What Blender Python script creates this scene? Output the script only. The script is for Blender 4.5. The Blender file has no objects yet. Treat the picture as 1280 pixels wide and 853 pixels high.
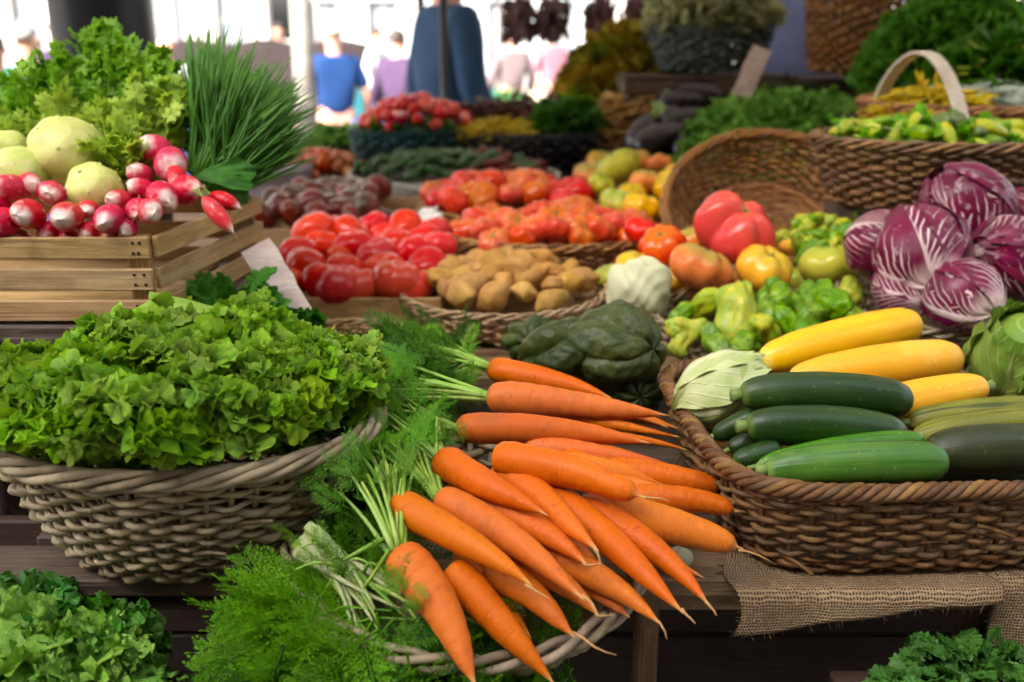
import bpy, math, random
import numpy as np
from mathutils import Vector, Matrix, Euler, Quaternion, noise as mnoise

random.seed(11)
rng = np.random.default_rng(11)
sc = bpy.context.scene
COL = sc.collection

# ------------------------------------------------------------------ camera
EYE = 1.5
PITCH = math.radians(17.2)
FPX = 1244.0
cam_d = bpy.data.cameras.new('camera')
cam = bpy.data.objects.new('camera', cam_d)
COL.objects.link(cam)
cam.location = (0, 0, EYE)
cam.rotation_euler = (math.pi / 2 - PITCH, 0, 0)
cam_d.lens = 35
cam_d.sensor_width = 36
cam_d.clip_start = 0.05
cam_d.clip_end = 600
cam_d.dof.use_dof = True
cam_d.dof.focus_distance = 1.07
cam_d.dof.aperture_fstop = 3.4
sc.camera = cam

# ------------------------------------------------------------------ light
SUN_EL = math.radians(39)
SUN_AZ = math.radians(215)          # compass-like angle the sunlight comes from (0 = +Y)
w = bpy.data.worlds.new('World')
sc.world = w
w.use_nodes = True
nt = w.node_tree
sky = nt.nodes.new('ShaderNodeTexSky')
sky.sky_type = 'NISHITA'
sky.sun_disc = False
sky.sun_elevation = SUN_EL
sky.sun_rotation = SUN_AZ
sky.air_density = 1.0
sky.ozone_density = 0.3
sky.dust_density = 7.0
hs = nt.nodes.new('ShaderNodeHueSaturation')   # hazy, less saturated blue
hs.inputs['Saturation'].default_value = 0.35
nt.links.new(sky.outputs[0], hs.inputs['Color'])
nt.links.new(hs.outputs[0], nt.nodes['Background'].inputs[0])
nt.nodes['Background'].inputs[1].default_value = 0.15
sd = bpy.data.lights.new('sun', 'SUN')
sd.energy = 4.0
sd.angle = math.radians(0.53)
sd.color = (1.0, 0.91, 0.78)
sun = bpy.data.objects.new('sun', sd)
COL.objects.link(sun)
tosun = Vector((math.sin(SUN_AZ) * math.cos(SUN_EL), math.cos(SUN_AZ) * math.cos(SUN_EL), math.sin(SUN_EL)))
sun.rotation_euler = tosun.to_track_quat('Z', 'Y').to_euler()
sc.view_settings.view_transform = 'Standard'
sc.view_settings.look = 'None'
sc.view_settings.gamma = 1
sc.view_settings.exposure = 2.3
sc.cycles.use_denoising = True
sc.cycles.max_bounces = 8
sc.cycles.transparent_max_bounces = 8

# ------------------------------------------------------------------ placing
CS, SN = math.cos(PITCH), math.sin(PITCH)

def ray(px, py):
    tx = (px - 640) / FPX
    ty = (426.5 - py) / FPX
    return Vector((tx, CS + ty * SN, -SN + ty * CS))

def atD(px, py, D):
    return Vector((0, 0, EYE)) + ray(px, py) * D

def atY(px, py, Y):
    r = ray(px, py)
    return Vector((0, 0, EYE)) + r * (Y / r.y)

def atZ(px, py, z):
    r = ray(px, py)
    return Vector((0, 0, EYE)) + r * ((z - EYE) / r.z)

def xat(px, Y, z):
    """x of image column px at a place with that Y and z"""
    D = Y * CS - (z - EYE) * SN
    return (px - 640) / FPX * D

def proj(p):
    d = Vector(p) - Vector((0, 0, EYE))
    D = d.y * CS - d.z * SN
    return 640 + d.x / D * FPX, 426.5 - (d.y * SN + d.z * CS) / D * FPX

# ------------------------------------------------------------------ mesh tools
def mesh(name, V, Q=None, T=None, mat=None, uv=None, smooth=True):
    me = bpy.data.meshes.new(name)
    V = np.asarray(V, dtype=np.float32).reshape(-1, 3)
    Q = np.zeros((0, 4), np.int32) if Q is None or len(Q) == 0 else np.asarray(Q, np.int32)
    T = np.zeros((0, 3), np.int32) if T is None or len(T) == 0 else np.asarray(T, np.int32)
    me.vertices.add(len(V))
    me.vertices.foreach_set('co', V.ravel())
    loops = np.concatenate([Q.ravel(), T.ravel()])
    me.loops.add(len(loops))
    me.loops.foreach_set('vertex_index', loops)
    n = len(Q) + len(T)
    me.polygons.add(n)
    st = np.concatenate([np.arange(len(Q)) * 4, len(Q) * 4 + np.arange(len(T)) * 3]).astype(np.int32)
    me.polygons.foreach_set('loop_start', st)
    me.polygons.foreach_set('use_smooth', np.full(n, smooth))
    if uv is not None:
        ul = me.uv_layers.new(name='UVMap')
        ul.data.foreach_set('uv', np.asarray(uv, np.float32)[loops].ravel())
    me.update(calc_edges=True)
    if mat is not None:
        me.materials.append(mat)
    return me

class G:
    """collects geometry of one mesh"""
    def __init__(s):
        s.V, s.Q, s.T, s.U, s.n = [], [], [], [], 0
    def add(s, V, Q=None, T=None, uv=None):
        V = np.asarray(V, float).reshape(-1, 3)
        s.V.append(V)
        if Q is not None and len(Q): s.Q.append(np.asarray(Q) + s.n)
        if T is not None and len(T): s.T.append(np.asarray(T) + s.n)
        s.U.append(np.zeros((len(V), 2)) if uv is None else np.asarray(uv))
        s.n += len(V)
        return s
    def data(s):
        return (np.concatenate(s.V), np.concatenate(s.Q) if s.Q else np.zeros((0, 4), int),
                np.concatenate(s.T) if s.T else np.zeros((0, 3), int), np.concatenate(s.U))
    def mesh(s, name, mat, smooth=True):
        V, Q, T, U = s.data()
        return mesh(name, V, Q, T, mat, U, smooth)

def gridf(n, m, wrap=False):
    """quads of an n x m vertex grid, columns wrapping or not"""
    i, j = np.meshgrid(np.arange(n - 1), np.arange(m if wrap else m - 1), indexing='ij')
    i, j = i.ravel(), j.ravel()
    k = (j + 1) % m
    return np.stack([i * m + j, i * m + k, (i + 1) * m + k, (i + 1) * m + j], 1)

def frames(P, closed=False):
    P = np.asarray(P, float)
    n = len(P)
    if closed:
        Tn = np.roll(P, -1, 0) - np.roll(P, 1, 0)
    else:
        Tn = np.gradient(P, axis=0)
    Tn /= np.linalg.norm(Tn, axis=1)[:, None] + 1e-12
    if closed:
        up = np.array([0, 0, 1.0])
        A = np.cross(Tn, up)
        A /= np.linalg.norm(A, axis=1)[:, None] + 1e-9
        return Tn, A, np.cross(A, Tn)
    a = np.array([0, 0, 1.0]) if abs(Tn[0][2]) < .9 else np.array([1.0, 0, 0])
    A = np.zeros_like(P)
    v = np.cross(Tn[0], a); v /= np.linalg.norm(v)
    A[0] = v
    for i in range(1, n):
        v = v - Tn[i] * np.dot(v, Tn[i])
        v /= np.linalg.norm(v) + 1e-12
        A[i] = v
    return Tn, A, np.cross(A, Tn)

def tube(P, R, sides=8, closed=False, caps=True, rad=None, flat=1.0):
    """tube along P with radii R; rad(theta, v) multiplies the radius"""
    P = np.asarray(P, float); n = len(P)
    R = np.full(n, R, float) if np.isscalar(R) else np.asarray(R, float)
    Tn, A, B = frames(P, closed)
    th = np.linspace(0, 2 * np.pi, sides, endpoint=False)
    v = np.linspace(0, 1, n)
    rr = R[:, None] * np.ones(sides)
    if rad is not None:
        rr = rr * rad(th[None, :], v[:, None])
    V = P[:, None, :] + rr[..., None] * (np.cos(th)[None, :, None] * A[:, None, :] + flat * np.sin(th)[None, :, None] * B[:, None, :])
    U = np.stack(np.broadcast_arrays(np.abs(np.linspace(-1, 1, sides))[None, :], v[:, None]), -1).reshape(-1, 2)
    V = V.reshape(-1, 3)
    if closed:
        Q = gridf(n + 1, sides, True) % (n * sides)
        return V, Q, np.zeros((0, 3), int), U
    Q = gridf(n, sides, True)
    T = []
    if caps:
        a, b = len(V), len(V) + 1
        V = np.concatenate([V, P[:1], P[-1:]])
        U = np.concatenate([U, [[.5, 0], [.5, 1]]])
        j = np.arange(sides); k = (j + 1) % sides
        T = np.concatenate([np.stack([np.full(sides, a), k, j], 1),
                            np.stack([np.full(sides, b), (n - 1) * sides + j, (n - 1) * sides + k], 1)])
    return V, Q, T, U

def blob(fn, nu=28, nv=18):
    """closed ball: fn(theta, phi) -> x,y,z arrays; theta round, phi 0..pi from the top"""
    th = np.linspace(0, 2 * np.pi, nu, endpoint=False)[None, :]
    ph = np.linspace(0.0001, np.pi - .0001, nv)[:, None]
    x, y, z = fn(th, ph)
    x, y, z = np.broadcast_arrays(x, y, z)
    V = np.stack([x, y, z], -1).reshape(-1, 3)
    th, ph = np.broadcast_arrays(th, ph)
    U = np.stack([th / (2 * np.pi), ph / np.pi], -1).reshape(-1, 2)
    return V, gridf(nv, nu, True)[:, ::-1], None, U

def box(cx, cy, cz, sx, sy, sz, b=.002):
    """bevelled box as V, Q, T (24 vertices)"""
    hx, hy, hz = sx / 2, sy / 2, sz / 2
    b = min(b, hx * .4, hy * .4, hz * .4)
    V = []
    idx = {}
    for i, X in enumerate((-1, 1)):
        for j, Y in enumerate((-1, 1)):
            for k, Z in enumerate((-1, 1)):
                idx[(X, Y, Z, 0)] = len(V); V.append((X * hx, Y * (hy - b), Z * (hz - b)))
                idx[(X, Y, Z, 1)] = len(V); V.append((X * (hx - b), Y * hy, Z * (hz - b)))
                idx[(X, Y, Z, 2)] = len(V); V.append((X * (hx - b), Y * (hy - b), Z * hz))
    Q, T = [], []
    I = lambda X, Y, Z, a: idx[(X, Y, Z, a)]
    for s in (-1, 1):
        f = [I(s, -1, -1, 0), I(s, 1, -1, 0), I(s, 1, 1, 0), I(s, -1, 1, 0)]; Q.append(f if s > 0 else f[::-1])
        f = [I(-1, s, -1, 1), I(-1, s, 1, 1), I(1, s, 1, 1), I(1, s, -1, 1)]; Q.append(f if s > 0 else f[::-1])
        f = [I(-1, -1, s, 2), I(1, -1, s, 2), I(1, 1, s, 2), I(-1, 1, s, 2)]; Q.append(f if s > 0 else f[::-1])
    for a in (-1, 1):
        for c in (-1, 1):
            Q.append([I(a, c, -1, 0), I(a, c, 1, 0), I(a, c, 1, 1), I(a, c, -1, 1)][::1 if a * c < 0 else -1])
            Q.append([I(a, -1, c, 0), I(a, 1, c, 0), I(a, 1, c, 2), I(a, -1, c, 2)][::1 if a * c > 0 else -1])
            Q.append([I(-1, a, c, 1), I(1, a, c, 1), I(1, a, c, 2), I(-1, a, c, 2)][::1 if a * c < 0 else -1])
            for d in (-1, 1):
                t = [I(a, c, d, 0), I(a, c, d, 1), I(a, c, d, 2)]
                T.append(t if a * c * d > 0 else t[::-1])
    return np.array(V) + np.array([cx, cy, cz]), Q, T

def scatter(tpl, pos, R, S):
    """copies of a template mesh (V,Q,T,U) at many transforms, as one geometry"""
    V, Q, T, U = tpl
    V = np.asarray(V); n = len(pos); m = len(V)
    S = np.broadcast_to(np.asarray(S, float), (n,))
    W = np.einsum('nij,mj->nmi', R, V) * S[:, None, None] + np.asarray(pos)[:, None, :]
    off = (np.arange(n) * m)[:, None, None]
    QQ = (np.asarray(Q)[None] + off).reshape(-1, 4) if Q is not None and len(Q) else None
    TT = (np.asarray(T)[None] + off).reshape(-1, 3) if T is not None and len(T) else None
    return W.reshape(-1, 3), QQ, TT, np.tile(U, (n, 1))

def aim(d, up=(0, 0, 1), roll=0.0):
    """rotation taking +Y to d and +Z near up, rolled about d"""
    d = np.asarray(d, float); d = d / (np.linalg.norm(d) + 1e-9)
    x = np.cross(d, up)
    if np.linalg.norm(x) < 1e-3: x = np.cross(d, (1, 0, 0))
    x /= np.linalg.norm(x)
    z = np.cross(x, d)
    c, s = math.cos(roll), math.sin(roll)
    return np.stack([x * c + z * s, d, -x * s + z * c], 1)

def m4(R, p, s=1.0):
    M = Matrix([list(map(float, r)) for r in R]).to_4x4()
    M = Matrix.Translation(Vector(p)) @ M @ Matrix.Diagonal((s, s, s, 1)) if np.isscalar(s) else Matrix.Translation(Vector(p)) @ M @ Matrix.Diagonal((*s, 1))
    return M

# ------------------------------------------------------------------ objects
def tag(o, label=None, cat=None, group=None, kind=None):
    if label: o['label'] = label
    if cat: o['category'] = cat
    if group: o['group'] = group
    if kind: o['kind'] = kind
    return o

def ob(name, me, parent=None, M=None, loc=None, label=None, cat=None, group=None, kind=None):
    o = bpy.data.objects.new(name, me)
    COL.objects.link(o)
    if parent is not None: o.parent = parent
    if M is not None: o.matrix_basis = M
    if loc is not None: o.location = loc
    return tag(o, label, cat, group, kind)

def thing(name, label, cat, loc=(0, 0, 0), rot=(0, 0, 0), group=None):
    o = ob(name, None, label=label, cat=cat, group=group)
    o.empty_display_size = .05
    o.location = loc; o.rotation_euler = rot
    return o

ORD = ['first', 'second', 'third', 'fourth', 'fifth', 'sixth', 'seventh', 'eighth', 'ninth', 'tenth', 'eleventh',
       'twelfth', 'thirteenth', 'fourteenth', 'fifteenth', 'sixteenth']
def autolabel(objs, text, where, rows, cat, group, extra=None):
    """label each piece of a heap by its row and its place in the row, as the camera of the place sees it"""
    objs = sorted(objs, key=lambda o: -proj(o.location)[1])
    n = len(objs)
    rows = max(1, min(rows, n))
    names = {1: ['only'], 2: ['front', 'back'], 3: ['front', 'middle', 'back']}.get(rows) or \
            ['front'] + [ORD[i] for i in range(1, rows - 1)] + ['back']
    for r in range(rows):
        part = objs[r * n // rows:(r + 1) * n // rows]
        part.sort(key=lambda o: proj(o.location)[0])
        for i, o in enumerate(part):
            t = extra(o) if extra else text
            if len(part) == 1: pl = 'alone'
            elif i == 0: pl = 'leftmost'
            elif i == len(part) - 1: pl = 'rightmost'
            elif i < 14: pl = ORD[i] + ' from left'
            else: pl = 'near the right end'
            row = '' if rows == 1 else ' in ' + names[r] + ' row'
            tag(o, f'{t}, {pl}{row} {where}', cat, group)

def noise3(V, scale, seed=0):
    return np.array([mnoise.noise(Vector((float(a) * scale + seed, float(b) * scale + seed * 1.7, float(c) * scale))) for a, b, c in V])

# ------------------------------------------------------------------ materials
def newmat(name):
    m = bpy.data.materials.new(name); m.use_nodes = True
    nt = m.node_tree
    return m, nt, nt.nodes['Principled BSDF']

def nd(nt, t, ins=None, **kw):
    n = nt.nodes.new('ShaderNode' + t)
    for k, v in kw.items(): setattr(n, k, v)
    for k, v in (ins or {}).items():
        if hasattr(v, 'is_output'): nt.links.new(v, n.inputs[k])
        else: n.inputs[k].default_value = v
    return n

def rgb(c): return (c[0], c[1], c[2], 1.0)

def math_(nt, op, a, b=None, clamp=False):
    n = nd(nt, 'Math', operation=op, use_clamp=clamp)
    for i, v in enumerate((a, b)):
        if v is None: continue
        if hasattr(v, 'is_output'): nt.links.new(v, n.inputs[i])
        else: n.inputs[i].default_value = v
    return n.outputs[0]

def ramp(nt, v, a, b):
    n = nd(nt, 'MapRange', {0: v, 1: a, 2: b}, clamp=True, interpolation_type='SMOOTHSTEP')
    return n.outputs[0]

def mixc(nt, f, a, b, blend='MIX'):
    n = nd(nt, 'Mix', data_type='RGBA', blend_type=blend)
    for k, v in ((0, f), (6, a), (7, b)):
        if hasattr(v, 'is_output'): nt.links.new(v, n.inputs[k])
        elif k == 0: n.inputs[0].default_value = v
        else: n.inputs[k].default_value = rgb(v)
    return n.outputs[2]

class Mt:
    """layered procedural material"""
    def __init__(s, name, base):
        s.m, s.nt, s.p = newmat(name)
        s.tc = nd(s.nt, 'TexCoord')
        s.info = nd(s.nt, 'ObjectInfo')
        s.w = math_(s.nt, 'MULTIPLY', s.info.outputs['Random'], 37.0)
        s.c = base
        s.h = None
    def vec(s, scale=(1, 1, 1), uv=False):
        return nd(s.nt, 'Mapping', {0: s.tc.outputs['UV' if uv else 'Object'], 3: scale}).outputs[0]
    def noise(s, sc, stretch=(1, 1, 1), uv=False, detail=4, rough=.55, dist=0.0):
        return nd(s.nt, 'TexNoise', {'Vector': s.vec(stretch, uv), 'W': s.w, 'Scale': sc, 'Detail': detail, 'Roughness': rough, 'Distortion': dist}, noise_dimensions='4D').outputs[0]
    def vor(s, sc, stretch=(1, 1, 1), uv=False, feature='F1'):
        return nd(s.nt, 'TexVoronoi', {'Vector': s.vec(stretch, uv), 'W': s.w, 'Scale': sc}, voronoi_dimensions='4D', feature=feature).outputs[0]
    def axis(s, ax, uv=False, wob=0.0, sc=5.0):
        v = nd(s.nt, 'SeparateXYZ', {0: s.tc.outputs['UV' if uv else 'Object']}).outputs['XYZ'.index(ax)]
        if wob:
            v = math_(s.nt, 'ADD', v, math_(s.nt, 'MULTIPLY', math_(s.nt, 'SUBTRACT', s.noise(sc), .5), wob))
        return v
    def lay(s, mask, lo, hi, col, amt=1.0, blend='MIX'):
        f = ramp(s.nt, mask, lo, hi)
        if amt != 1.0: f = math_(s.nt, 'MULTIPLY', f, amt)
        s.c = mixc(s.nt, f, s.c, col, blend)
        return s
    def vary(s, val=.2, hue=.02, sat=.1):
        r2 = math_(s.nt, 'FRACT', math_(s.nt, 'MULTIPLY', s.info.outputs['Random'], 7.31))
        r3 = math_(s.nt, 'FRACT', math_(s.nt, 'MULTIPLY', s.info.outputs['Random'], 17.7))
        n = nd(s.nt, 'HueSaturation', {0: math_(s.nt, 'ADD', .5 - hue / 2, math_(s.nt, 'MULTIPLY', r2, hue)),
                                      1: math_(s.nt, 'ADD', 1 - sat / 2, math_(s.nt, 'MULTIPLY', r3, sat)),
                                      2: math_(s.nt, 'ADD', 1 - val / 2, math_(s.nt, 'MULTIPLY', s.info.outputs['Random'], val))})
        if hasattr(s.c, 'is_output'): s.nt.links.new(s.c, n.inputs[4])
        else: n.inputs[4].default_value = rgb(s.c)
        s.c = n.outputs[0]
        return s
    def bump(s, v, strength=.3, dist=.002):
        n = nd(s.nt, 'Bump', {'Strength': strength, 'Distance': dist, 'Height': v})
        if s.h is not None: s.nt.links.new(s.h, n.inputs['Normal'])
        s.h = n.outputs[0]
        return s
    def end(s, rough=.5, spec=.5, sss=0, coat=0, transl=0, tcol=None, rmask=None, rr=(.3, .6)):
        p, nt = s.p, s.nt
        if hasattr(s.c, 'is_output'): nt.links.new(s.c, p.inputs['Base Color'])
        else: p.inputs['Base Color'].default_value = rgb(s.c)
        p.inputs['Roughness'].default_value = rough
        if rmask is not None:
            r = nd(nt, 'MapRange', {0: rmask, 1: .3, 2: .7, 3: rr[0], 4: rr[1]}).outputs[0]
            nt.links.new(r, p.inputs['Roughness'])
        p.inputs['Specular IOR Level'].default_value = spec
        if sss:
            p.inputs['Subsurface Weight'].default_value = sss
            p.inputs['Subsurface Radius'].default_value = (1, .4, .2)
            p.inputs['Subsurface Scale'].default_value = .006
        if coat:
            p.inputs['Coat Weight'].default_value = coat
            p.inputs['Coat Roughness'].default_value = .15
        if s.h is not None: nt.links.new(s.h, p.inputs['Normal'])
        if transl:
            t = nd(nt, 'BsdfTranslucent')
            tc = mixc(nt, .55, s.c, tcol or (.3, .6, .03))
            nt.links.new(tc, t.inputs[0])
            mx = nd(nt, 'MixShader', {0: transl})
            nt.links.new(p.outputs[0], mx.inputs[1]); nt.links.new(t.outputs[0], mx.inputs[2])
            nt.links.new(mx.outputs[0], nt.nodes['Material Output'].inputs[0])
        return s.m

def leafmat(name, c1, c2, c3=None, rough=.42, transl=.22, sc=14, val=.35, tcol=None, bs=90, bumps=.35):
    m = Mt(name, c1)
    m.lay(m.noise(sc), .35, .65, c2)
    if c3: m.lay(m.noise(sc * .35), .5, .75, c3)
    m.vary(val, .03, .15)
    m.bump(m.noise(bs, detail=3), bumps, .003)
    return m.end(rough, .25, transl=transl, tcol=tcol or tuple(min(1, x * 2.2) for x in c2))

def wicker(name, c1, c2, c3):
    m = Mt(name, c1)
    m.lay(m.noise(22), .35, .65, c2)
    m.lay(m.noise(60, detail=5), .5, .7, c3, .7)
    m.vary(.5, .02, .2)
    m.bump(m.noise(3, (14, 90, 1), True, 5), .5, .0012)
    m.bump(m.noise(220), .25, .001)
    return m.end(.5, .3)

def wood(name, c1, c2, c3, grain=1.0, rough=.65, val=.3):
    m = Mt(name, c1)
    g = m.noise(5, (2.2, 16, 16), dist=1.2, detail=7)
    m.lay(g, .38, .62, c2)
    m.lay(m.noise(9, (.6, 60, 60), detail=3), .52, .66, c3, .8)
    m.lay(m.noise(9, detail=6), .50, .68, c3, .6)
    k = m.vor(7, (1, 3, 3))
    m.lay(k, .12, .05, tuple(x * .4 for x in c3), .8)
    m.vary(val, .015, .15)
    m.bump(g, .4 * grain, .003); m.bump(m.noise(90, (.3, 6, 6)), .25, .001)
    return m.end(rough, .3)
MAT = {}
W1 = wicker('grey_willow', (.25, .19, .11), (.38, .30, .19), (.075, .055, .032))
W2 = wicker('brown_willow', (.10, .048, .018), (.22, .115, .045), (.022, .010, .006))
W3 = wicker('red_brown_willow', (.23, .10, .032), (.35, .165, .052), (.075, .03, .012))
W4 = wicker('pale_cane', (.38, .25, .12), (.48, .33, .17), (.18, .10, .045))
W5 = wicker('teal_painted_willow', (.008, .045, .05), (.012, .07, .075), (.004, .02, .022))
W6 = wicker('black_painted_willow', (.012, .013, .022), (.02, .022, .032), (.006, .006, .01))
W7 = wicker('grey_green_willow', (.06, .075, .07), (.10, .12, .11), (.03, .035, .033))
W8 = wicker('white_cane', (.55, .56, .52), (.65, .66, .6), (.35, .34, .3))
WD_CRATE = wood('crate_pine', (.38, .23, .095), (.50, .33, .155), (.16, .085, .035))
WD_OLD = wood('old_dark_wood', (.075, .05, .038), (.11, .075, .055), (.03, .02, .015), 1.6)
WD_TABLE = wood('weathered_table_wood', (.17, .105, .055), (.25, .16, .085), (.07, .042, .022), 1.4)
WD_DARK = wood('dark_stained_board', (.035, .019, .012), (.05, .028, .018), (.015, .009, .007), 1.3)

# ------------------------------------------------------------------ baskets
def outline(rx, ry, e, N):
    th = np.linspace(0, 2 * np.pi, 721)
    c, s = np.cos(th), np.sin(th)
    r = (np.abs(c / rx) ** e + np.abs(s / ry) ** e) ** (-1 / e)
    P = np.stack([r * c, r * s], 1)
    L = np.concatenate([[0], np.cumsum(np.linalg.norm(np.diff(P, axis=0), axis=1))])
    t = np.linspace(0, L[-1], N, endpoint=False)
    X = np.stack([np.interp(t, L, P[:, 0]), np.interp(t, L, P[:, 1])], 1)
    T = np.roll(X, -1, 0) - np.roll(X, 1, 0)
    T /= np.linalg.norm(T, axis=1)[:, None]
    return X, np.stack([T[:, 1], -T[:, 0]], 1), L[-1]

def basket(name, label, cat, loc, rot, rx, ry, h, mat, k=.75, e=2.0, rows=12, stakes=40, sr=.0035, rim=.009, nrim=4,
           group=None, turns=None, sides=6, single=False, sag=0.0, coil=False):
    b = thing(name, label, cat, loc, rot, group)
    per = 4
    N = stakes * per
    X, Nn, L = outline(rx, ry, e, N)
    prof = lambda t: k + (1 - k) * t ** .75
    kk = np.arange(N) / per
    wz = (lambda: sag * h * np.sin(2 * np.arange(N) * 2 * np.pi / N + 1)) if sag else (lambda: 0)
    allg = G()
    for i in range(rows):
        t = (i + .5) / rows
        z = t * (h - rim)
        off = sr * 1.5 * np.cos(np.pi * (kk + i))
        jit = np.interp(np.arange(N), np.linspace(0, N, 60), rng.normal(0, sr * .5, 60))
        P = np.zeros((N, 3))
        P[:, :2] = X * prof(t) + Nn * off[:, None]
        P[:, 2] = z + jit + wz() * t
        R = sr * (1 + np.interp(np.arange(N), np.linspace(0, N, 30), rng.normal(0, .2, 30))) * (.82 + .32 * rng.random())
        V, Q, T, U = tube(P, R, sides, closed=True)
        U[:, 1] *= L * 12
        if single: allg.add(V, Q, T, U)
        else: ob('woven_strand', mesh('woven_strand', V, Q, T, mat, U), b)
    if single: ob('weave', allg.mesh('weave', mat), b, kind='stuff')
    g = G()
    for j in range(stakes):
        c = X[j * per]
        tt = np.linspace(0, 1, 5)
        P = np.stack([c[0] * prof(tt), c[1] * prof(tt), tt * (h - rim * .5)], 1)
        g.add(*tube(P, sr * .9, 5))
    ob('stake_frame', g.mesh('stake_frame', mat), b)
    M = 240
    X2, N2, L2 = outline(rx + rim * .3, ry + rim * .3, e, M)
    turns = turns or max(5, round(L2 / (rim * 13)))
    s = np.arange(M) / M
    for q in range(nrim):
        ph = 2 * np.pi * (turns * s + q / nrim)
        rr = rim * .72
        P = np.zeros((M, 3))
        P[:, :2] = X2 + N2 * (rr * np.cos(ph))[:, None]
        P[:, 2] = h + rr * np.sin(ph) + np.interp(s * M, np.linspace(0, M, 40), rng.normal(0, rim * .08, 40))
        if sag: P[:, 2] += sag * h * np.sin(2 * s * 2 * np.pi + 1)
        V, Q, T, U = tube(P, rim * (.37 + .1 * rng.random()), 8, closed=True)
        U[:, 1] *= L * 12
        ob('rim_strand', mesh('rim_strand', V, Q, T, mat, U), b)
    if coil:
        nr = int(min(rx, ry) * k / (sr * 2.6))
        for q in range(1, nr):
            Xc, Nc, _ = outline(rx * k * q / nr, ry * k * q / nr, e, 96)
            P = np.c_[Xc, .008 + sr * .7 * np.cos(np.pi * (np.arange(96) / 4 + q))]
            V, Q, T, U = tube(P, sr, 5, closed=True); U[:, 1] *= L * 10 * q / nr
            ob('woven_strand', mesh('woven_strand', V, Q, T, mat, U), b)
    for q in range(5):                          # a few loose cane ends sticking out of the weave
        j = int(rng.integers(N)); t = .15 + .7 * rng.random(); c = np.array([*(X[j] * prof(t) + Nn[j] * sr * 1.5), t * h])
        tn = np.array([-Nn[j][1], Nn[j][0], .2 * rng.normal()]) + np.array([*Nn[j], 0]) * .25
        ob('cane_end', mesh('cane_end', *tube(np.stack([c, c + tn * sr * 5, c + tn * sr * 10 + np.array([*Nn[j], 0]) * sr * 1.5]), [sr * .8, sr * .7, sr * .5], 6)[:3], mat), b)
    # base: flat woven disc with thickness
    Xb, _, _ = outline(rx * k, ry * k, e, 48)
    V = np.concatenate([np.c_[Xb, np.full(48, .0)], np.c_[Xb, np.full(48, .006)], [[0, 0, 0], [0, 0, .006]]])
    j = np.arange(48); jj = (j + 1) % 48
    ob('base', mesh('base', V, np.stack([j, jj, jj + 48, j + 48], 1),
                    np.concatenate([np.stack([np.full(48, 96), jj, j], 1), np.stack([np.full(48, 97), j + 48, jj + 48], 1)]), mat), b)
    return b

# ------------------------------------------------------------------ leaves
def frilly(seed, m=96, n=11, fr=14, amp=.085, A=1.25, cup=.25, bend=.35, ser=.05, curly=False):
    r = np.random.default_rng(seed)
    t = np.linspace(-1, 1, m)[None, :]; s = np.linspace(0, 1, n)[:, None] ** (.62 if curly else 1)
    R = (1 - .28 * np.abs(t) ** 2.2) * (1 - ser + 2 * ser * np.abs(np.sin(fr * .5 * t + r.random() * 6)) + .07 * np.sin(5 * t + r.random() * 6)
         + ser * .9 * np.abs(np.sin(fr * 1.15 * t + r.random() * 6)))
    if curly:            # lobed outline with small sharp teeth
        lb = np.abs(np.sin(fr * .13 * t + r.random() * 3)) ** .7
        th_ = np.abs(((fr * .95 * t + .8 * np.sin(3 * t)) / np.pi + r.random()) % 1 - .5) * 2
        R = R * (1 + s ** 3 * (-.26 * (1 - lb) + .075 * th_))
    ph = t * A
    x = s * R * np.sin(ph); y = s * R * np.cos(ph)
    p1, p2, p3 = r.random(3) * 6
    z = amp * s ** 3.2 * (np.sin(fr * t + p1 + 1.5 * np.sin(4 * t + p2)) + .55 * np.sin(fr * 2.1 * t + p3 + 4 * s + np.sin(6 * t)) + .5 * np.sin(fr * .37 * t + p2)) \
        + .02 * np.sin(9 * x + p2) * np.sin(8 * y + p3)
    if curly:            # broad blistered blade, tight curls only along the margin
        z = .055 * s ** 2 * np.sin(7 * t + p1 + 2 * s) + .022 * s * (np.sin(21 * x + p2) * np.sin(19 * y + p3) + .6 * np.sin(37 * x + p3 + 9 * y) * np.sin(33 * y + p1)) \
            + amp * s ** 7 * (np.sin(fr * t + p1 + 1.5 * np.sin(4 * t + p2)) + .6 * np.sin(fr * 1.9 * t + p3 + np.sin(6 * t))) \
            + amp * 1.1 * s ** 4 * np.sin(fr * .36 * t + p2)
        z = z - .10 * np.clip((s - .82) / .18, 0, 1) ** 2 * np.sin(fr * .5 * t + p3)
    z = z + cup * x ** 2 - bend * (s * R) ** 2.2 * .6
    # ruffles also push sideways
    x = x + .5 * amp * s ** 3 * np.cos(fr * t + p2); y = y + .6 * amp * s ** 3 * np.sin(fr * 1.6 * t + p1)
    V = np.stack(np.broadcast_arrays(x, y, z), -1).reshape(-1, 3)
    U = np.stack(np.broadcast_arrays(t * .5 + .5, s), -1).reshape(-1, 2)
    return V, gridf(n, m), None, U

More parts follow.
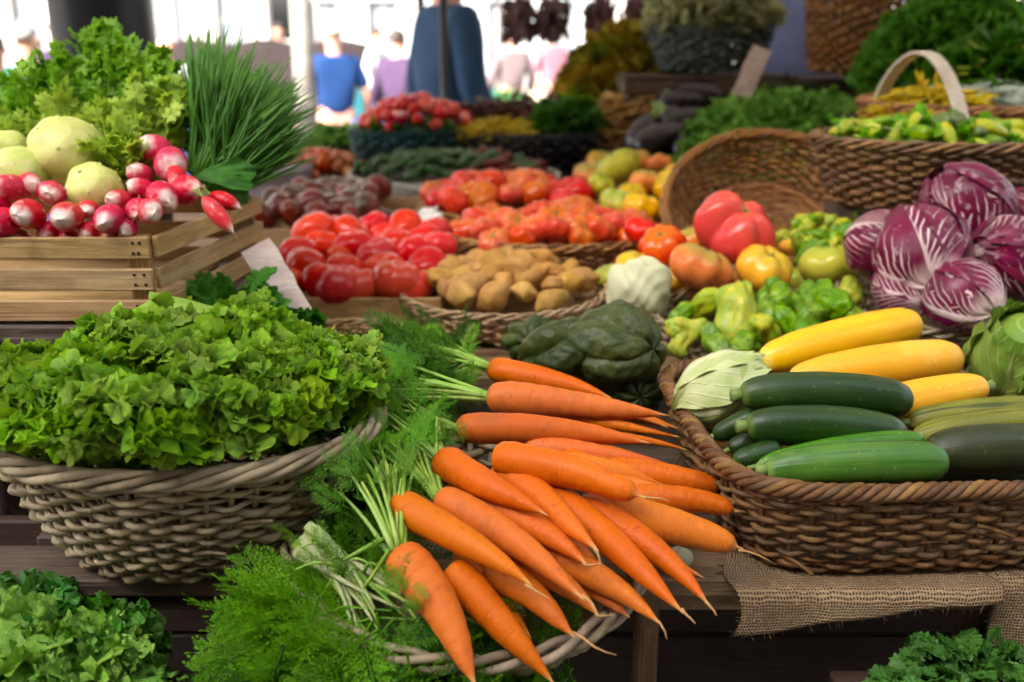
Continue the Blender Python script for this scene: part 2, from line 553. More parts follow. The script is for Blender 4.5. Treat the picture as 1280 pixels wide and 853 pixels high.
def curlyleaf(seed, nt=62, size=.175, **kw):
    """broad blade whose margin breaks up into many small jagged curls"""
    r = np.random.default_rng(seed + 500)
    m, n = 60, 9
    V, Q, T, U = frilly(seed, m=m, n=n, fr=9, amp=.10, A=kw.get('A', 1.3), cup=.15, bend=kw.get('bend', .5), ser=.05)
    V = V * np.array([.92, .92, 1.0])
    g = G().add(V, Q, None, U)
    P = V.reshape(n, m, 3)
    for k in range(nt):
        j = r.integers(1, m - 1); i = n - 1 - (r.random() < .35) * r.integers(1, 3)
        c = P[i, j]; d = c / (np.linalg.norm(c) + 1e-6)
        side = P[i, min(j + 1, m - 1)] - P[i, j - 1]
        dd = d + r.normal(0, .45, 3) + np.array([0, 0, r.normal(.15, .75)]) + side / (np.linalg.norm(side) + 1e-6) * r.normal(0, .5)
        lv = lobed(seed * 100 + k, int(r.integers(3, 6)), r.choice([-1, 1]) * (.5 + .7 * r.random()), 13, 4)
        W, QQ, TT, UU = scatter(lv, (c - d * size * .25)[None], aim(dd, roll=r.normal(0, 1.2))[None], size * (.6 + .75 * r.random()))
        UU = UU * [1, .45] + [0, .55]
        g.add(W, QQ, TT, UU)
    return g.data()

def frond(seed, pairs=9, dense=5, lw=.0125):
    """feathery carrot leaf, length 1 along +Y: stem with side stems carrying small leaflets"""
    r = np.random.default_rng(seed)
    g = G()
    def leaflet(p, d, l, wd):
        d = d / np.linalg.norm(d)
        sd_ = np.cross(d, (0, 0, 1)); sd_ /= np.linalg.norm(sd_) + 1e-9
        up = np.array([0, 0, .25 * l * (r.random() - .3)])
        V = np.array([p, p + d * l * .55 + sd_ * wd + up, p + d * l, p + d * l * .55 - sd_ * wd + up])
        g.add(V, [[0, 1, 2, 3]])
    def stem(p0, p1, w0):
        d = p1 - p0; sd_ = np.cross(d, (0, 0, 1)); sd_ /= np.linalg.norm(sd_) + 1e-9
        g.add([p0 - sd_ * w0, p0 + sd_ * w0, p1 + sd_ * w0 * .4, p1 - sd_ * w0 * .4], [[0, 1, 2, 3]])
        g.add([p0 + [0, 0, -w0], p0 + [0, 0, w0], p1 + [0, 0, w0 * .4], p1 - [0, 0, w0 * .4]], [[0, 1, 2, 3]])
    bend = .25 * (r.random() - .5)
    C = lambda t: np.array([bend * t * t, t, .12 * math.sin(t * 3 + seed)])
    for i in range(5):
        stem(C(i / 5), C((i + 1) / 5), .012 * (1 - i / 6))
    for i in range(pairs):
        t = .28 + .7 * i / pairs
        L = .30 * (1 - t) ** .6 + .05
        for s in (-1, 1):
            p = C(t); a = .75 + .3 * r.random()
            d = np.array([s * math.sin(a), math.cos(a), .5 * (r.random() - .5)])
            stem(p, p + d * L, .005)
            for q in range(dense):
                u = .2 + .8 * q / dense
                for s2 in (-1, 1):
                    a2 = a * s + s2 * .8
                    leaflet(p + d * L * u, np.array([math.sin(a2), math.cos(a2), .8 * (r.random() - .4)]), L * .36 * (1.15 - u * .6), lw * (1.1 - t * .4))
            leaflet(p + d * L, d, L * .3, lw)
    leaflet(C(1), np.array([0, 1.0, 0]), .08, lw)
    return g.data()

def lobed(seed, lobes=3, curl=.3, m=15, n=4):
    """small herb leaf with lobes, length 1 along +Y"""
    r = np.random.default_rng(seed)
    t = np.linspace(-1, 1, m)[None, :]; s = np.linspace(0, 1, n)[:, None]
    R = .62 + .38 * np.abs(np.cos(t * lobes * np.pi / 2 * .98)) - .12 * t ** 2 + .06 * (np.arange(m) % 2)[None, :]
    ph = t * 1.5
    x = s * R * np.sin(ph); y = s * R * np.cos(ph) + .0
    z = curl * x ** 2 - curl * s ** 2 * .8 + .1 * s * np.sin(7 * t + r.random() * 6)
    V = np.stack(np.broadcast_arrays(x, y, z), -1).reshape(-1, 3)
    U = np.stack(np.broadcast_arrays(t * .5 + .5, s), -1).reshape(-1, 2)
    return V, gridf(n, m), None, U

def sprig(seed, n=5, lobes=3, lod=False):
    r = np.random.default_rng(seed); g = G()
    V, Q, T, U = tube(np.array([[0, 0, 0], [0, .35, .03], [0, .7, .02]]), [.02, .015, .01], 4); g.add(V, Q, T, U)
    for i in range(n):
        a = (i - (n - 1) / 2) / max(1, n - 1) * 2.4
        p = np.array([[0, .3 + .4 * (1 - abs(a) / 1.5), .02]])
        R = aim((math.sin(a), math.cos(a), .3 * (r.random() - .3)), roll=.6 * (r.random() - .5))
        g.add(*scatter(lobed(seed * 10 + i, lobes, .3, 7 if lod else 15, 3 if lod else 4), p, R[None], .38 + .12 * r.random()))
    return g.data()

def bladeT(seed, wd=.012, n=6, bend=.25):
    r = np.random.default_rng(seed)
    t = np.linspace(0, 1, n)
    P = np.stack([bend * (r.random() - .5) * t ** 2, t, bend * (r.random() - .6) * t ** 2], 1)
    return tube(P, wd * np.interp(t, [0, .7, 1], [1, .8, .12]), 4)

def bean(seed, wd=.05, n=8, bend=.5):
    r = np.random.default_rng(seed)
    t = np.linspace(0, 1, n)
    b = bend * (r.random() - .5) * 2
    P = np.stack([b * np.sin(t * np.pi) * .4, t - .5, .1 * (r.random() - .5) * np.sin(t * 3)], 1)
    return tube(P, wd * np.interp(t, [0, .12, .8, 1], [.2, 1, .9, .15]), 6)

def dome(rx, ry, z0, h, n, spread=1.0, up=.6, rr=rng, flat=.5, ctr=(0, 0)):
    """n places and outward directions over a mound"""
    a = rr.random(n) * 2 * np.pi; q = np.sqrt(rr.random(n)) * spread
    x, y = rx * q * np.cos(a), ry * q * np.sin(a)
    prof = (1 - q ** 2 * .96).clip(0) ** flat
    z = z0 + h * prof
    d = np.stack([np.cos(a) * q / rx * .2, np.sin(a) * q / ry * .2, np.full(n, up * .5)], 1) + rr.normal(0, .25, (n, 3))
    return np.stack([x + ctr[0], y + ctr[1], z], 1), d

def heapmesh(tpls, rx, ry, z0, h, n, s, up=.6, flat=.5, lean=None, core=True, jit=.012, spread=1.0, flatlie=False, holes=0):
    g = G()
    P, d = dome(rx, ry, z0, h, n, up=up, flat=flat, spread=spread)
    P[:, 2] += rng.normal(0, jit, n)
    if lean is not None: d = d + np.asarray(lean)
    if flatlie:
        d[:, 2] = rng.normal(0, .12, n)
    for k, tp in enumerate(tpls):
        idx = np.arange(n)[k::len(tpls)]
        R = np.stack([aim(d[i], roll=rng.random() * 6.28 if not flatlie else rng.normal(0, .3)) for i in idx])
        g.add(*scatter(tp, P[idx], R, s * (.7 + .6 * rng.random(len(idx)))))
    if core:
        def f(th, ph):
            q = np.sin(ph)
            return rx * .93 * q * np.cos(th), ry * .93 * q * np.sin(th), z0 - .01 + np.where(ph < np.pi / 2, (h - .012) * np.abs(np.cos(ph)) ** (2 * flat), -.01) + .004 * np.sin(9 * th + 7 * ph)
        g.add(*blob(f, 32, 16))
    return g

# ------------------------------------------------------------------ round vegetables
def tomato(seed, lobes=5, dep=.07, flat=.74, irr=.06, nu=36, nv=20):
    r = np.random.default_rng(seed); p = r.random(6) * 6
    lobes = lobes
    def f(th, ph):
        s = np.sin(ph)
        rad = 1 + dep * (np.abs(np.cos(lobes * th / 2 + p[0] + .3 * np.sin(2 * th + p[1]))) - .6) * s ** .8 * (1 + .5 * np.cos(ph))
        rad = rad + irr * np.sin(2 * th + p[2]) * s + irr * .6 * np.cos(3 * th + p[3]) * s * np.cos(ph)
        z = flat * np.cos(ph) * rad
        z = z - .22 * np.exp(-(ph / .32) ** 2) - .0 * th
        z = z + .08 * np.exp(-((np.pi - ph) / .4) ** 2)
        return rad * s * np.cos(th), rad * s * np.sin(th), z
    return blob(f, nu, nv)

def calyx(seed, big=1.0):
    r = np.random.default_rng(seed); g = G()
    g.add(*tube(np.array([[0, 0, -.02], [.01, 0, .05], [.03, .01, .1]]), [.05, .035, .045], 6))
    for i in range(5):
        a = i * 1.257 + r.random() * .4
        L = .3 * big * (.8 + .4 * r.random())
        c, s = math.cos(a), math.sin(a)
        V = [(0, 0, 0), (c * L * .5 - s * .06, s * L * .5 + c * .06, .03), (c * L, s * L, .09 * r.random()), (c * L * .5 + s * .06, s * L * .5 - c * .06, .03)]
        g.add(V, [[0, 1, 2, 3]])
    return g

def potato(seed):
    r = np.random.default_rng(seed); p = r.random(8) * 6
    ax = (1 + .25 * r.random(), .78 + .12 * r.random(), .68 + .1 * r.random())
    def f(th, ph):
        x, y, z = np.sin(ph) * np.cos(th), np.sin(ph) * np.sin(th), np.cos(ph)
        k = 1 + .07 * np.sin(2.3 * x * 2 + p[0]) + .07 * np.sin(4 * y + p[1]) + .05 * np.sin(5 * z + 3 * x + p[2]) + .02 * np.sin(11 * x + p[3]) * np.sin(10 * y + p[4])
        return x * k * ax[0], y * k * ax[1] + .12 * x * x, z * k * ax[2]
    return blob(f, 24, 16)

def pepper(seed, knob=.13):
    """lumpy short pepper: lobes and creases along its length"""
    r = np.random.default_rng(seed); p = r.random(6) * 6
    def f(th, ph):
        s = np.sin(ph)
        rad = s ** .7 * (1 + knob * np.abs(np.cos(2 * th + p[0])) + knob * .7 * np.sin(3 * np.cos(ph) * 2 + p[1] + th) + .06 * np.sin(7 * th + 5 * ph + p[2]))
        z = np.cos(ph) * (1.6 + .1 * np.sin(th + p[3]))
        return rad * .72 * np.cos(th) + .15 * np.sin(z * 2 + p[4]), rad * .62 * np.sin(th), z
    return blob(f, 40, 28)

def ballhead(R, nl, mat, seed, name='leaf', squash=1.0, wrinkle=.02, lift=.05, parent=None, wid=1.25, phimax=2.75, edge=.0, fr=9):
    """closed head of overlapping leaves; stem pole at -Z"""
    r = np.random.default_rng(seed)
    out = []
    cd = blob(lambda th, ph: (R * .90 * np.sin(ph) * np.cos(th), R * .90 * np.sin(ph) * np.sin(th), R * .90 * squash * np.cos(ph) + 0 * th), 20, 12)
    ob('heart', mesh('heart', cd[0], cd[1], None, mat, cd[3] * [0, 1] + [.8, 0]), parent)
    for i in range(nl):
        n, m = 30, 34
        u = np.linspace(-1, 1, m)[None, :]; v = np.linspace(0.02, 1, n)[:, None]
        phm = phimax * (.82 + .18 * r.random())
        ph = v * phm
        W = wid * np.sin(np.pi * (v * .5 + .12)) ** .5 * (1 - .5 * np.clip(v - .8, 0, 1) ** 2 * 12 * .5)
        az = u * W + .05 * np.sin(7 * v + i)
        e = np.clip((np.abs(u) - .72) / .28, 0, 1); et = np.clip((v - .86) / .14, 0, 1)
        p = r.random(4) * 6
        rad = R * (1 - .035 * (nl - i) * .35 + lift * (e ** 2 + et ** 2) + wrinkle * (np.sin(8 * u + 9 * v + p[0]) * np.sin(13 * v - 5 * u + p[1]))
                   + .02 * np.exp(-(u / .09) ** 2) * (1 - v)
                   + edge * np.maximum(e, et) ** 2 * np.sin(fr * (u * 2 + v * 3) + p[2]))
        x = rad * np.sin(ph) * np.cos(az); y = rad * np.sin(ph) * np.sin(az); z = -rad * np.cos(ph) * squash
        a0 = i * 2.4 + r.random() * .5
        X = x * math.cos(a0) - y * math.sin(a0); Y = x * math.sin(a0) + y * math.cos(a0)
        V = np.stack(np.broadcast_arrays(X, Y, z), -1).reshape(-1, 3)
        U = np.stack(np.broadcast_arrays(u * .5 + .5, v), -1).reshape(-1, 2)
        out.append(ob(name, mesh(name, V, gridf(n, m), None, mat, U), parent))
    return out

def longveg(P, R, keys, rad=None, sides=20, n=44):
    """carrot, courgette, aubergine: tube along control points P with a radius profile"""
    P = np.asarray(P, float)
    t = np.linspace(0, 1, n) ** 1.0
    t = np.sort(np.concatenate([t, [.008, .02, .035, .965, .98, .992]]))
    q = np.linspace(0, 1, len(P))
    if len(P) == 2: C = P[0] + (P[1] - P[0]) * t[:, None]
    else:
        A, B, Cc = P[0], 2 * P[1] - (P[0] + P[2]) / 2, P[2]
        C = (1 - t)[:, None] ** 2 * A + (2 * t * (1 - t))[:, None] * B + (t ** 2)[:, None] * Cc
    rr = R * np.interp(t, keys[0], keys[1])
    V, Q, T, U = tube(C, rr, sides, rad=rad)
    vv = np.repeat(t, sides); U[:len(vv), 1] = vv
    return V, Q, T, U

# ------------------------------------------------------------------ people
def skinmesh(name, pts, edges, radii, mat, parent, root=0, sub=2):
    me = bpy.data.meshes.new(name)
    me.from_pydata([Vector(p) for p in pts], edges, [])
    o = ob(name, me, parent)
    sk = o.modifiers.new('skin', 'SKIN')
    sk.use_smooth_shade = True
    if not me.skin_vertices: me.attributes  # layer is made by the modifier
    for i, v in enumerate(me.skin_vertices[0].data):
        r = radii[i]
        v.radius = r if isinstance(r, tuple) else (r, r)
        v.use_root = (i == root)
    ss = o.modifiers.new('sub', 'SUBSURF'); ss.levels = 1; ss.render_levels = sub
    me.materials.append(mat)
    return o

def person(label, loc, rz, h, skin, shirt, trousers, hair, sleeve=.5, pose=None, group=None, cap=None, turn=0, lean=0.0, shirt_len=.0):
    """standing figure, height h, facing -Y before rotation"""
    pose = pose or {}
    p = thing('person', label, 'person', loc, (0, 0, rz), group)
    s = h / 1.75
    L = lean
    def q(x, y, z): return (x * s, (y - L * max(0, z - .95)) * s, z * s)
    step = pose.get('step', .12)
    J = {'pelvis': q(0, 0, .95), 'belly': q(0, .01, 1.1), 'chest': q(0, 0, 1.3), 'neck': q(0, .01, 1.48), 'head0': q(0, -.01, 1.56), 'head1': q(0, -.02, 1.65), 'crown': q(0, -.005, 1.71)}
    pts = [J[k] for k in ('pelvis', 'belly', 'chest', 'neck', 'head0', 'head1', 'crown')]
    rad = [(.15 * s, .11 * s), (.14 * s, .105 * s), (.15 * s, .11 * s), .055 * s, .075 * s, (.078 * s, .095 * s), (.05 * s, .06 * s)]
    ed = [(0, 1), (1, 2), (2, 3), (3, 4), (4, 5), (5, 6)]
    def chain(st, L_, R_):
        prev = st
        for a, b in zip(L_, R_):
            pts.append(a); rad.append(b); ed.append((prev, len(pts) - 1)); prev = len(pts) - 1
        return prev
    arms = {}
    for sd_, nm in ((-1, 'r'), (1, 'l')):
        el = pose.get('elbow_' + nm, (.28, .02, 1.13)); wr = pose.get('wrist_' + nm, (.3, -.12, .9))
        A = [q(sd_ * .18, .01, 1.41), q(sd_ * el[0], el[1], el[2]), q(sd_ * wr[0], wr[1], wr[2])]
        d = Vector(A[2]) - Vector(A[1]); d.normalize()
        palm = Vector(A[2]) + d * .07 * s
        arms[sd_] = A
        k = chain(2, A + [tuple(palm)], [.058 * s, .042 * s, .028 * s, (.04 * s, .018 * s)])
        side = Vector((0, 1, 0)) if abs(d.y) < .8 else Vector((0, 0, 1))
        for fi in range(4):
            off = side * (fi - 1.5) * .02 * s
            f1 = palm + off + d * .035 * s; f2 = f1 + (d * .032 + Vector((-sd_ * .012, 0, 0))) * s
            pts.append(tuple(f1)); rad.append(.009 * s); ed.append((k, len(pts) - 1))
            pts.append(tuple(f2)); rad.append(.008 * s); ed.append((len(pts) - 2, len(pts) - 1))
        t1 = Vector(A[2]) + d * .03 * s + side * -.045 * s
        pts.append(tuple(t1)); rad.append(.01 * s); ed.append((k - 1, len(pts) - 1))
        Lg = [q(sd_ * .1, 0, .88), q(sd_ * .11, -sd_ * step * .5 - .02, .48), q(sd_ * .11, -sd_ * step + .02, .09), q(sd_ * .12, -sd_ * step - .15, .035)]
        chain(0, Lg, [.1 * s, .062 * s, .045 * s, (.045 * s, .03 * s)])
    skinmesh('body', pts, ed, rad, skin, p)
    # shirt
    sp = [q(0, 0, .93 - shirt_len), J['belly'], J['chest'], q(0, .012, 1.45)]
    sr_ = [(.175 * s, .14 * s), (.17 * s, .14 * s), (.19 * s, .15 * s), (.105 * s, .095 * s)]
    se = [(0, 1), (1, 2), (2, 3)]
    for sd_ in (-1, 1):
        A = [Vector(a) for a in arms[sd_]]
        pr = 2
        chain2 = [A[0], A[0].lerp(A[1], min(1, sleeve * 2))]
        rr = [.077 * s, .066 * s]
        if sleeve > .5: chain2 += [A[1].lerp(A[2], (sleeve - .5) * 2)]; rr += [.047 * s]
        for a, b in zip(chain2, rr):
            sp.append(tuple(a)); sr_.append(b); se.append((pr, len(sp) - 1)); pr = len(sp) - 1
    skinmesh('shirt', sp, se, sr_, shirt, p)
    tp = [q(0, 0, .98)]; tr = [(.165 * s, .122 * s)]; te = []
    for sd_ in (-1, 1):
        pr = 0
        for a, b in ((q(sd_ * .1, 0, .86), .118 * s), (q(sd_ * .11, -sd_ * step * .5 - .02, .48), .08 * s), (q(sd_ * .11, -sd_ * step + .02, .1), .066 * s)):
            tp.append(a); tr.append(b); te.append((pr, len(tp) - 1)); pr = len(tp) - 1
    skinmesh('trousers', tp, te, tr, trousers, p)
    # shoes, hair, face
    for sd_ in (-1, 1):
        f = q(sd_ * .115, -sd_ * step - .08, .04)
        V, Q, T, U = blob(lambda th, ph: (f[0] + .05 * s * np.sin(ph) * np.cos(th), f[1] + .14 * s * np.sin(ph) * np.sin(th), f[2] + .05 * s * np.cos(ph)), 16, 10)
        ob('shoe', mesh('shoe', V, Q, None, MAT['dark_leather'], U), p)
    c = np.array(J['head1'])
    if hair:
        V, Q, T, U = blob(lambda th, ph: (c[0] + .088 * s * np.sin(ph) * np.cos(th), c[1] + .022 * s + .1 * s * np.sin(ph) * np.sin(th) + .02 * s * (ph > 1.5),
                                          c[2] + .03 * s + (.085 * s) * np.cos(np.minimum(ph, 1.9)) + 0 * th), 24, 14)
        ob('hair', mesh('hair', V, Q, None, hair, U), p)
    if cap:
        V, Q, T, U = blob(lambda th, ph: (c[0] + .095 * s * np.sin(ph) * np.cos(th), c[1] + .105 * s * np.sin(ph) * np.sin(th) * np.where(np.sin(th) < 0, 1 + .5 * (ph > 1.45), 1),
                                          c[2] + .04 * s + .085 * s * np.cos(np.minimum(ph, 1.57)) + 0 * th), 24, 14)
        ob('hat', mesh('hat', V, Q, None, cap, U), p)
    for sx in (-1, 1):
        V, Q, T, U = blob(lambda th, ph: (c[0] + sx * .032 * s + .012 * s * np.sin(ph) * np.cos(th), c[1] - .088 * s + .008 * s * np.sin(ph) * np.sin(th), c[2] - .01 * s + .007 * s * np.cos(ph) + 0 * th), 8, 6)
        ob('eye', mesh('eye', V, Q, None, MAT['dark_leather'], U), p)
        V, Q, T, U = blob(lambda th, ph: (c[0] + sx * .082 * s + .01 * s * np.sin(ph) * np.cos(th), c[1] + .018 * s * np.sin(ph) * np.sin(th), c[2] - .01 * s + .03 * s * np.cos(ph) + 0 * th), 10, 8)
        ob('ear', mesh('ear', V, Q, None, skin, U), p)
    V, Q, T, U = blob(lambda th, ph: (c[0] + .014 * s * np.sin(ph) * np.cos(th), c[1] - .1 * s + .018 * s * np.sin(ph) * np.sin(th), c[2] - .03 * s + .026 * s * np.cos(ph) + 0 * th), 10, 8)
    ob('nose', mesh('nose', V, Q, None, skin, U), p)
    V, Q, T, U = blob(lambda th, ph: (c[0] + .026 * s * np.sin(ph) * np.cos(th), c[1] - .088 * s + .008 * s * np.sin(ph) * np.sin(th), c[2] - .068 * s + .007 * s * np.cos(ph) + 0 * th), 10, 8)
    ob('mouth', mesh('mouth', V, Q, None, MAT['lip'], U), p)
    return p

# ------------------------------------------------------------------ materials of the things
def plain(name, c, rough=.6, nz=.12, sc=8, bumps=.15, bsc=60, val=.0, spec=.4, metal=0):
    m = Mt(name, c)
    m.lay(m.noise(sc), .3, .75, tuple(x * (1 - nz * 2) for x in c))
    if val: m.vary(val)
    m.bump(m.noise(bsc), bumps, .002)
    r = m.end(rough, spec)
    m.p.inputs['Metallic'].default_value = metal
    MAT[name] = r
    return r
plain('dark_leather', (.02, .016, .013)); plain('lip', (.45, .15, .12), .5)
SKIN = plain('skin', (.55, .30, .21), .5); SKIN2 = plain('pink_skin', (.62, .30, .22), .5)
HAIR_G = plain('grey_hair', (.35, .33, .3)); HAIR_D = plain('dark_hair', (.03, .02, .015))
def cloth(name, c): return plain(name, c, .85, .1, 14, .4, 260, spec=.2)
BLUE = cloth('royal_blue_cotton', (.008, .035, .13)); DENIM = cloth('denim', (.025, .06, .13)); GREYB = cloth('grey_brown_cloth', (.16, .12, .13))
JEAN = cloth('jeans', (.03, .10, .28)); PURP = cloth('purple_cloth', (.06, .035, .08)); TEAL = cloth('teal_cloth', (.01, .10, .12))
WHITEC = cloth('white_cloth', (.55, .55, .57)); NAVY = cloth('navy_cloth', (.015, .03, .10)); LAV = cloth('lavender_grey_cloth', (.16, .19, .36)); PINKC = cloth('pink_cloth', (.3, .13, .17))

def carrot_mat():
    m = Mt('carrot_skin', (.58, .132, .0008))
    m.lay(m.noise(9), .35, .7, (.51, .102, .0006))
    m.lay(m.noise(1.0, (2.0, 70, 1), True, 3), .56, .70, (.42, .075, .006), .55)
    m.lay(m.vor(55, (1, 1, 1)), .20, .07, (.25, .06, .01), .6)
    m.lay(m.noise(30, detail=6), .58, .72, (.36, .08, .008), .65)
    m.lay(m.noise(11, detail=7), .60, .70, (.22, .075, .02), .5)
    m.lay(m.noise(1.0, (3, 30, 1), True, 5), .64, .70, (.16, .05, .015), .6)
    m.lay(m.noise(26), .62, .74, (.64, .18, .003), .5)
    m.lay(m.axis('Y', True), .045, .0, (.42, .17, .02), .6)
    m.lay(m.axis('Y', True), .90, .99, (.55, .30, .10), .9)
    m.vary(.12, .012, .08)
    m.bump(m.noise(1.0, (1.5, 85, 1), True, 3), .6, .0015)
    m.bump(m.noise(45, detail=5), .3, .002)
    return m.end(.5, .22, sss=.03, rmask=m.noise(14), rr=(.38, .62))
CARROT = carrot_mat()
ROOTTAIL = plain('root_hair', (.45, .25, .09), .8)

def courgette(name, c1, c2, c3, rib=8, speck=(.25, .35, .08), rough=.36, ribamt=.6):
    m = Mt(name, c1)
    m.lay(m.noise(12), .4, .65, c2)
    m.lay(m.noise(1.0, (rib, 1.2, 1), True, 4), .52, .62, c3, ribamt)
    m.lay(m.vor(130), .30, .12, speck, .6)
    m.lay(m.noise(9, detail=7), .60, .66, speck, .25)
    m.lay(m.axis('Y', True), .05, .0, speck, .7)
    m.lay(m.axis('Y', True), .97, 1.0, speck, .5)
    m.vary(.12, .01)
    m.bump(m.noise(1.0, (rib, 2, 1), True, 2), .25, .003); m.bump(m.noise(60), .12, .001)
    return m.end(rough, .45, rmask=m.noise(10), rr=(rough * .8, rough * 1.5))
ZUC_D = courgette('dark_courgette_skin', (.009, .032, .002), (.016, .050, .003), (.005, .018, .002), speck=(.09, .14, .02))
ZUC_L = courgette('green_courgette_skin', (.030, .115, .003), (.060, .165, .005), (.012, .055, .002), 12, (.18, .28, .04))
ZUC_Y = courgette('yellow_courgette_skin', (.76, .38, .0008), (.80, .43, .001), (.68, .32, .0006), 6, (.80, .60, .12), .36, .4)
CUKE_O = courgette('olive_ribbed_skin', (.11, .125, .004), (.17, .17, .006), (.025, .040, .003), 12, (.25, .22, .05), .42, .9)
CUKE_K = courgette('dark_ribbed_skin', (.016, .024, .003), (.032, .040, .005), (.008, .013, .002), 10, (.08, .09, .03), .42)
AUB = courgette('aubergine_skin', (.012, .006, .014), (.02, .009, .02), (.008, .004, .01), 5, (.05, .03, .05), .14)
STEMG = plain('green_stem', (.16, .24, .05), .55); STALK = leafmat('leaf_stalk', (.20, .38, .05), (.34, .48, .09), transl=.1, sc=30)
STALKP = leafmat('pale_stalk', (.34, .42, .15), (.50, .52, .28), transl=.1, sc=24, bs=140)

def tom(name, c1, c2, c3, top=None, rough=.2, z0=.012, z1=.04, coat=.0):
    m = Mt(name, c1)
    m.lay(m.noise(16), .4, .65, c2)
    if top:
        v = m.axis('Z', wob=.9, sc=1.6)
        m.lay(v, .05, .75, top, .85)
    m.lay(m.noise(45), .62, .75, c3, .4)
    m.vary(.22, .012, .1)
    m.bump(m.noise(20), .12, .003)
    return m.end(rough * .7, .3, sss=.0)
T_RED = tom('red_tomato_skin', (.52, .012, .001), (.60, .022, .0015), (.62, .05, .003))
T_PINK = tom('pink_tomato_skin', (.60, .055, .045), (.66, .085, .06), (.74, .2, .10), (.60, .09, .05))
T_ORR = tom('red_orange_tomato_skin', (.52, .025, .003), (.58, .07, .005), (.5, .15, .01), (.50, .13, .01))
T_ORG = tom('orange_green_tomato_skin', (.66, .14, .012), (.70, .22, .02), (.6, .30, .03), (.26, .28, .03))
T_YEL = tom('yellow_tomato_skin', (.74, .38, .012), (.78, .30, .01), (.6, .4, .03), (.45, .36, .02))
T_YG = tom('yellow_green_tomato_skin', (.46, .40, .02), (.38, .38, .025), (.22, .28, .02), (.22, .30, .02))
T_DRK = tom('dark_plum_tomato_skin', (.11, .012, .010), (.20, .026, .014), (.05, .012, .014), (.05, .03, .015), .16)
CUKE_G = tom('small_green_courgette_skin', (.03, .09, .025), (.05, .14, .04), (.02, .05, .02), (.015, .04, .02), .18)

def pot():
    m = Mt('potato_skin', (.47, .26, .062))
    m.lay(m.noise(1.6, detail=5), .4, .65, (.36, .19, .045))
    m.lay(m.noise(7, detail=5), .55, .72, (.24, .13, .045), .6)
    m.lay(m.vor(5), .12, .05, (.13, .07, .03), .7)
    m.vary(.25, .02)
    m.bump(m.noise(9, detail=6), .35, .004); m.bump(m.vor(5), .3, .003)
    return m.end(.62, .3)
POTATO = pot()

def rad(name='radish_skin', pale=.66):
    m = Mt(name, (.56, .010, .040))
    m.lay(m.noise(4), .4, .65, (.46, .006, .035))
    m.lay(m.axis('Z', wob=1.0, sc=1.7), pale - .1, pale + .55, (.76, .62, .56))
    m.lay(m.noise(2.5), .58, .70, (.74, .52, .48), .5)
    m.vary(.15, .02)
    m.bump(m.noise(8), .15, .003)
    return m.end(.34, .3, sss=.1)
RADISH = rad(); RADISH_R = rad('red_radish_skin', .8)

def lump(name, c1, c2, c3, c4, rough=.5, bs=8, bstr=.4, sc=3):
    m = Mt(name, c1)
    m.lay(m.noise(sc, detail=5), .38, .62, c2)
    m.lay(m.noise(sc * 2.7, detail=5), .52, .68, c3, .7)
    m.lay(m.vor(sc * 2.4), .15, .05, c4, .6)
    m.vary(.2, .02)
    m.bump(m.noise(bs, detail=6), bstr, .006)
    return m.end(rough, .28)
CELERIAC = lump('kohlrabi_skin', (.60, .60, .20), (.48, .53, .13), (.66, .48, .28), (.22, .28, .06), .45, 5, .3, 1.3)
SQUASH = lump('dark_squash_skin', (.020, .038, .006), (.048, .062, .012), (.010, .017, .004), (.15, .13, .02), .42, 55, .9, 30)
FENN = lump('pale_root_skin', (.55, .52, .36), (.44, .44, .26), (.30, .28, .14), (.2, .17, .1), .55, 6, .8, 1.7)
GPEP = lump('green_pepper_skin', (.075, .19, .003), (.17, .30, .006), (.02, .08, .003), (.22, .28, .04), .22, 5, .25, 1.3)
YPEP = lump('yellow_green_pepper_skin', (.36, .36, .02), (.22, .32, .02), (.55, .42, .02), (.12, .18, .02), .35, 5, .25, 1.3)

def radicchio():
    m = Mt('radicchio_leaf', (.085, .003, .024))
    m.lay(m.noise(20), .4, .65, (.15, .006, .040))
    nt = m.nt
    uv = nd(nt, 'SeparateXYZ', {0: m.tc.outputs['UV']})
    wob = math_(nt, 'MULTIPLY', math_(nt, 'SUBTRACT', m.noise(30, detail=3), .5), .10)
    u = math_(nt, 'ABSOLUTE', math_(nt, 'SUBTRACT', math_(nt, 'ADD', math_(nt, 'MULTIPLY', uv.outputs[0], 2.0), wob), 1.0))
    v = uv.outputs[1]
    iv = math_(nt, 'SUBTRACT', 1.0, v)
    mid = ramp(nt, math_(nt, 'SUBTRACT', math_(nt, 'MULTIPLY', math_(nt, 'POWER', iv, 2.2), .30), u), -.04, .03)
    # side veins branch off the midrib and thin out
    ph = math_(nt, 'SUBTRACT', v, math_(nt, 'MULTIPLY', math_(nt, 'POWER', u, .75), .62))
    ph = math_(nt, 'ADD', ph, math_(nt, 'MULTIPLY', math_(nt, 'SUBTRACT', m.noise(14, detail=3), .5), .26))
    sw = math_(nt, 'SINE', math_(nt, 'MULTIPLY', ph, 62.0))
    th = math_(nt, 'ADD', math_(nt, 'ADD', math_(nt, 'MULTIPLY', u, .75), math_(nt, 'MULTIPLY', v, .55)), math_(nt, 'MULTIPLY', math_(nt, 'SUBTRACT', m.noise(25), .48), .8))
    side = ramp(nt, math_(nt, 'SUBTRACT', sw, math_(nt, 'ADD', th, .04)), .0, .28)
    fine = math_(nt, 'MULTIPLY', ramp(nt, m.noise(60, detail=3), .57, .66), .35)
    base = ramp(nt, v, .30, .12)
    k = math_(nt, 'MAXIMUM', math_(nt, 'MAXIMUM', mid, side), math_(nt, 'MAXIMUM', base, fine))
    m.c = mixc(nt, math_(nt, 'MULTIPLY', k, .82), m.c, (.66, .50, .48))
    m.vary(.2, .01)
    m.bump(k, .8, .004); m.bump(m.noise(60), .3, .003)
    return m.end(.33, .32)
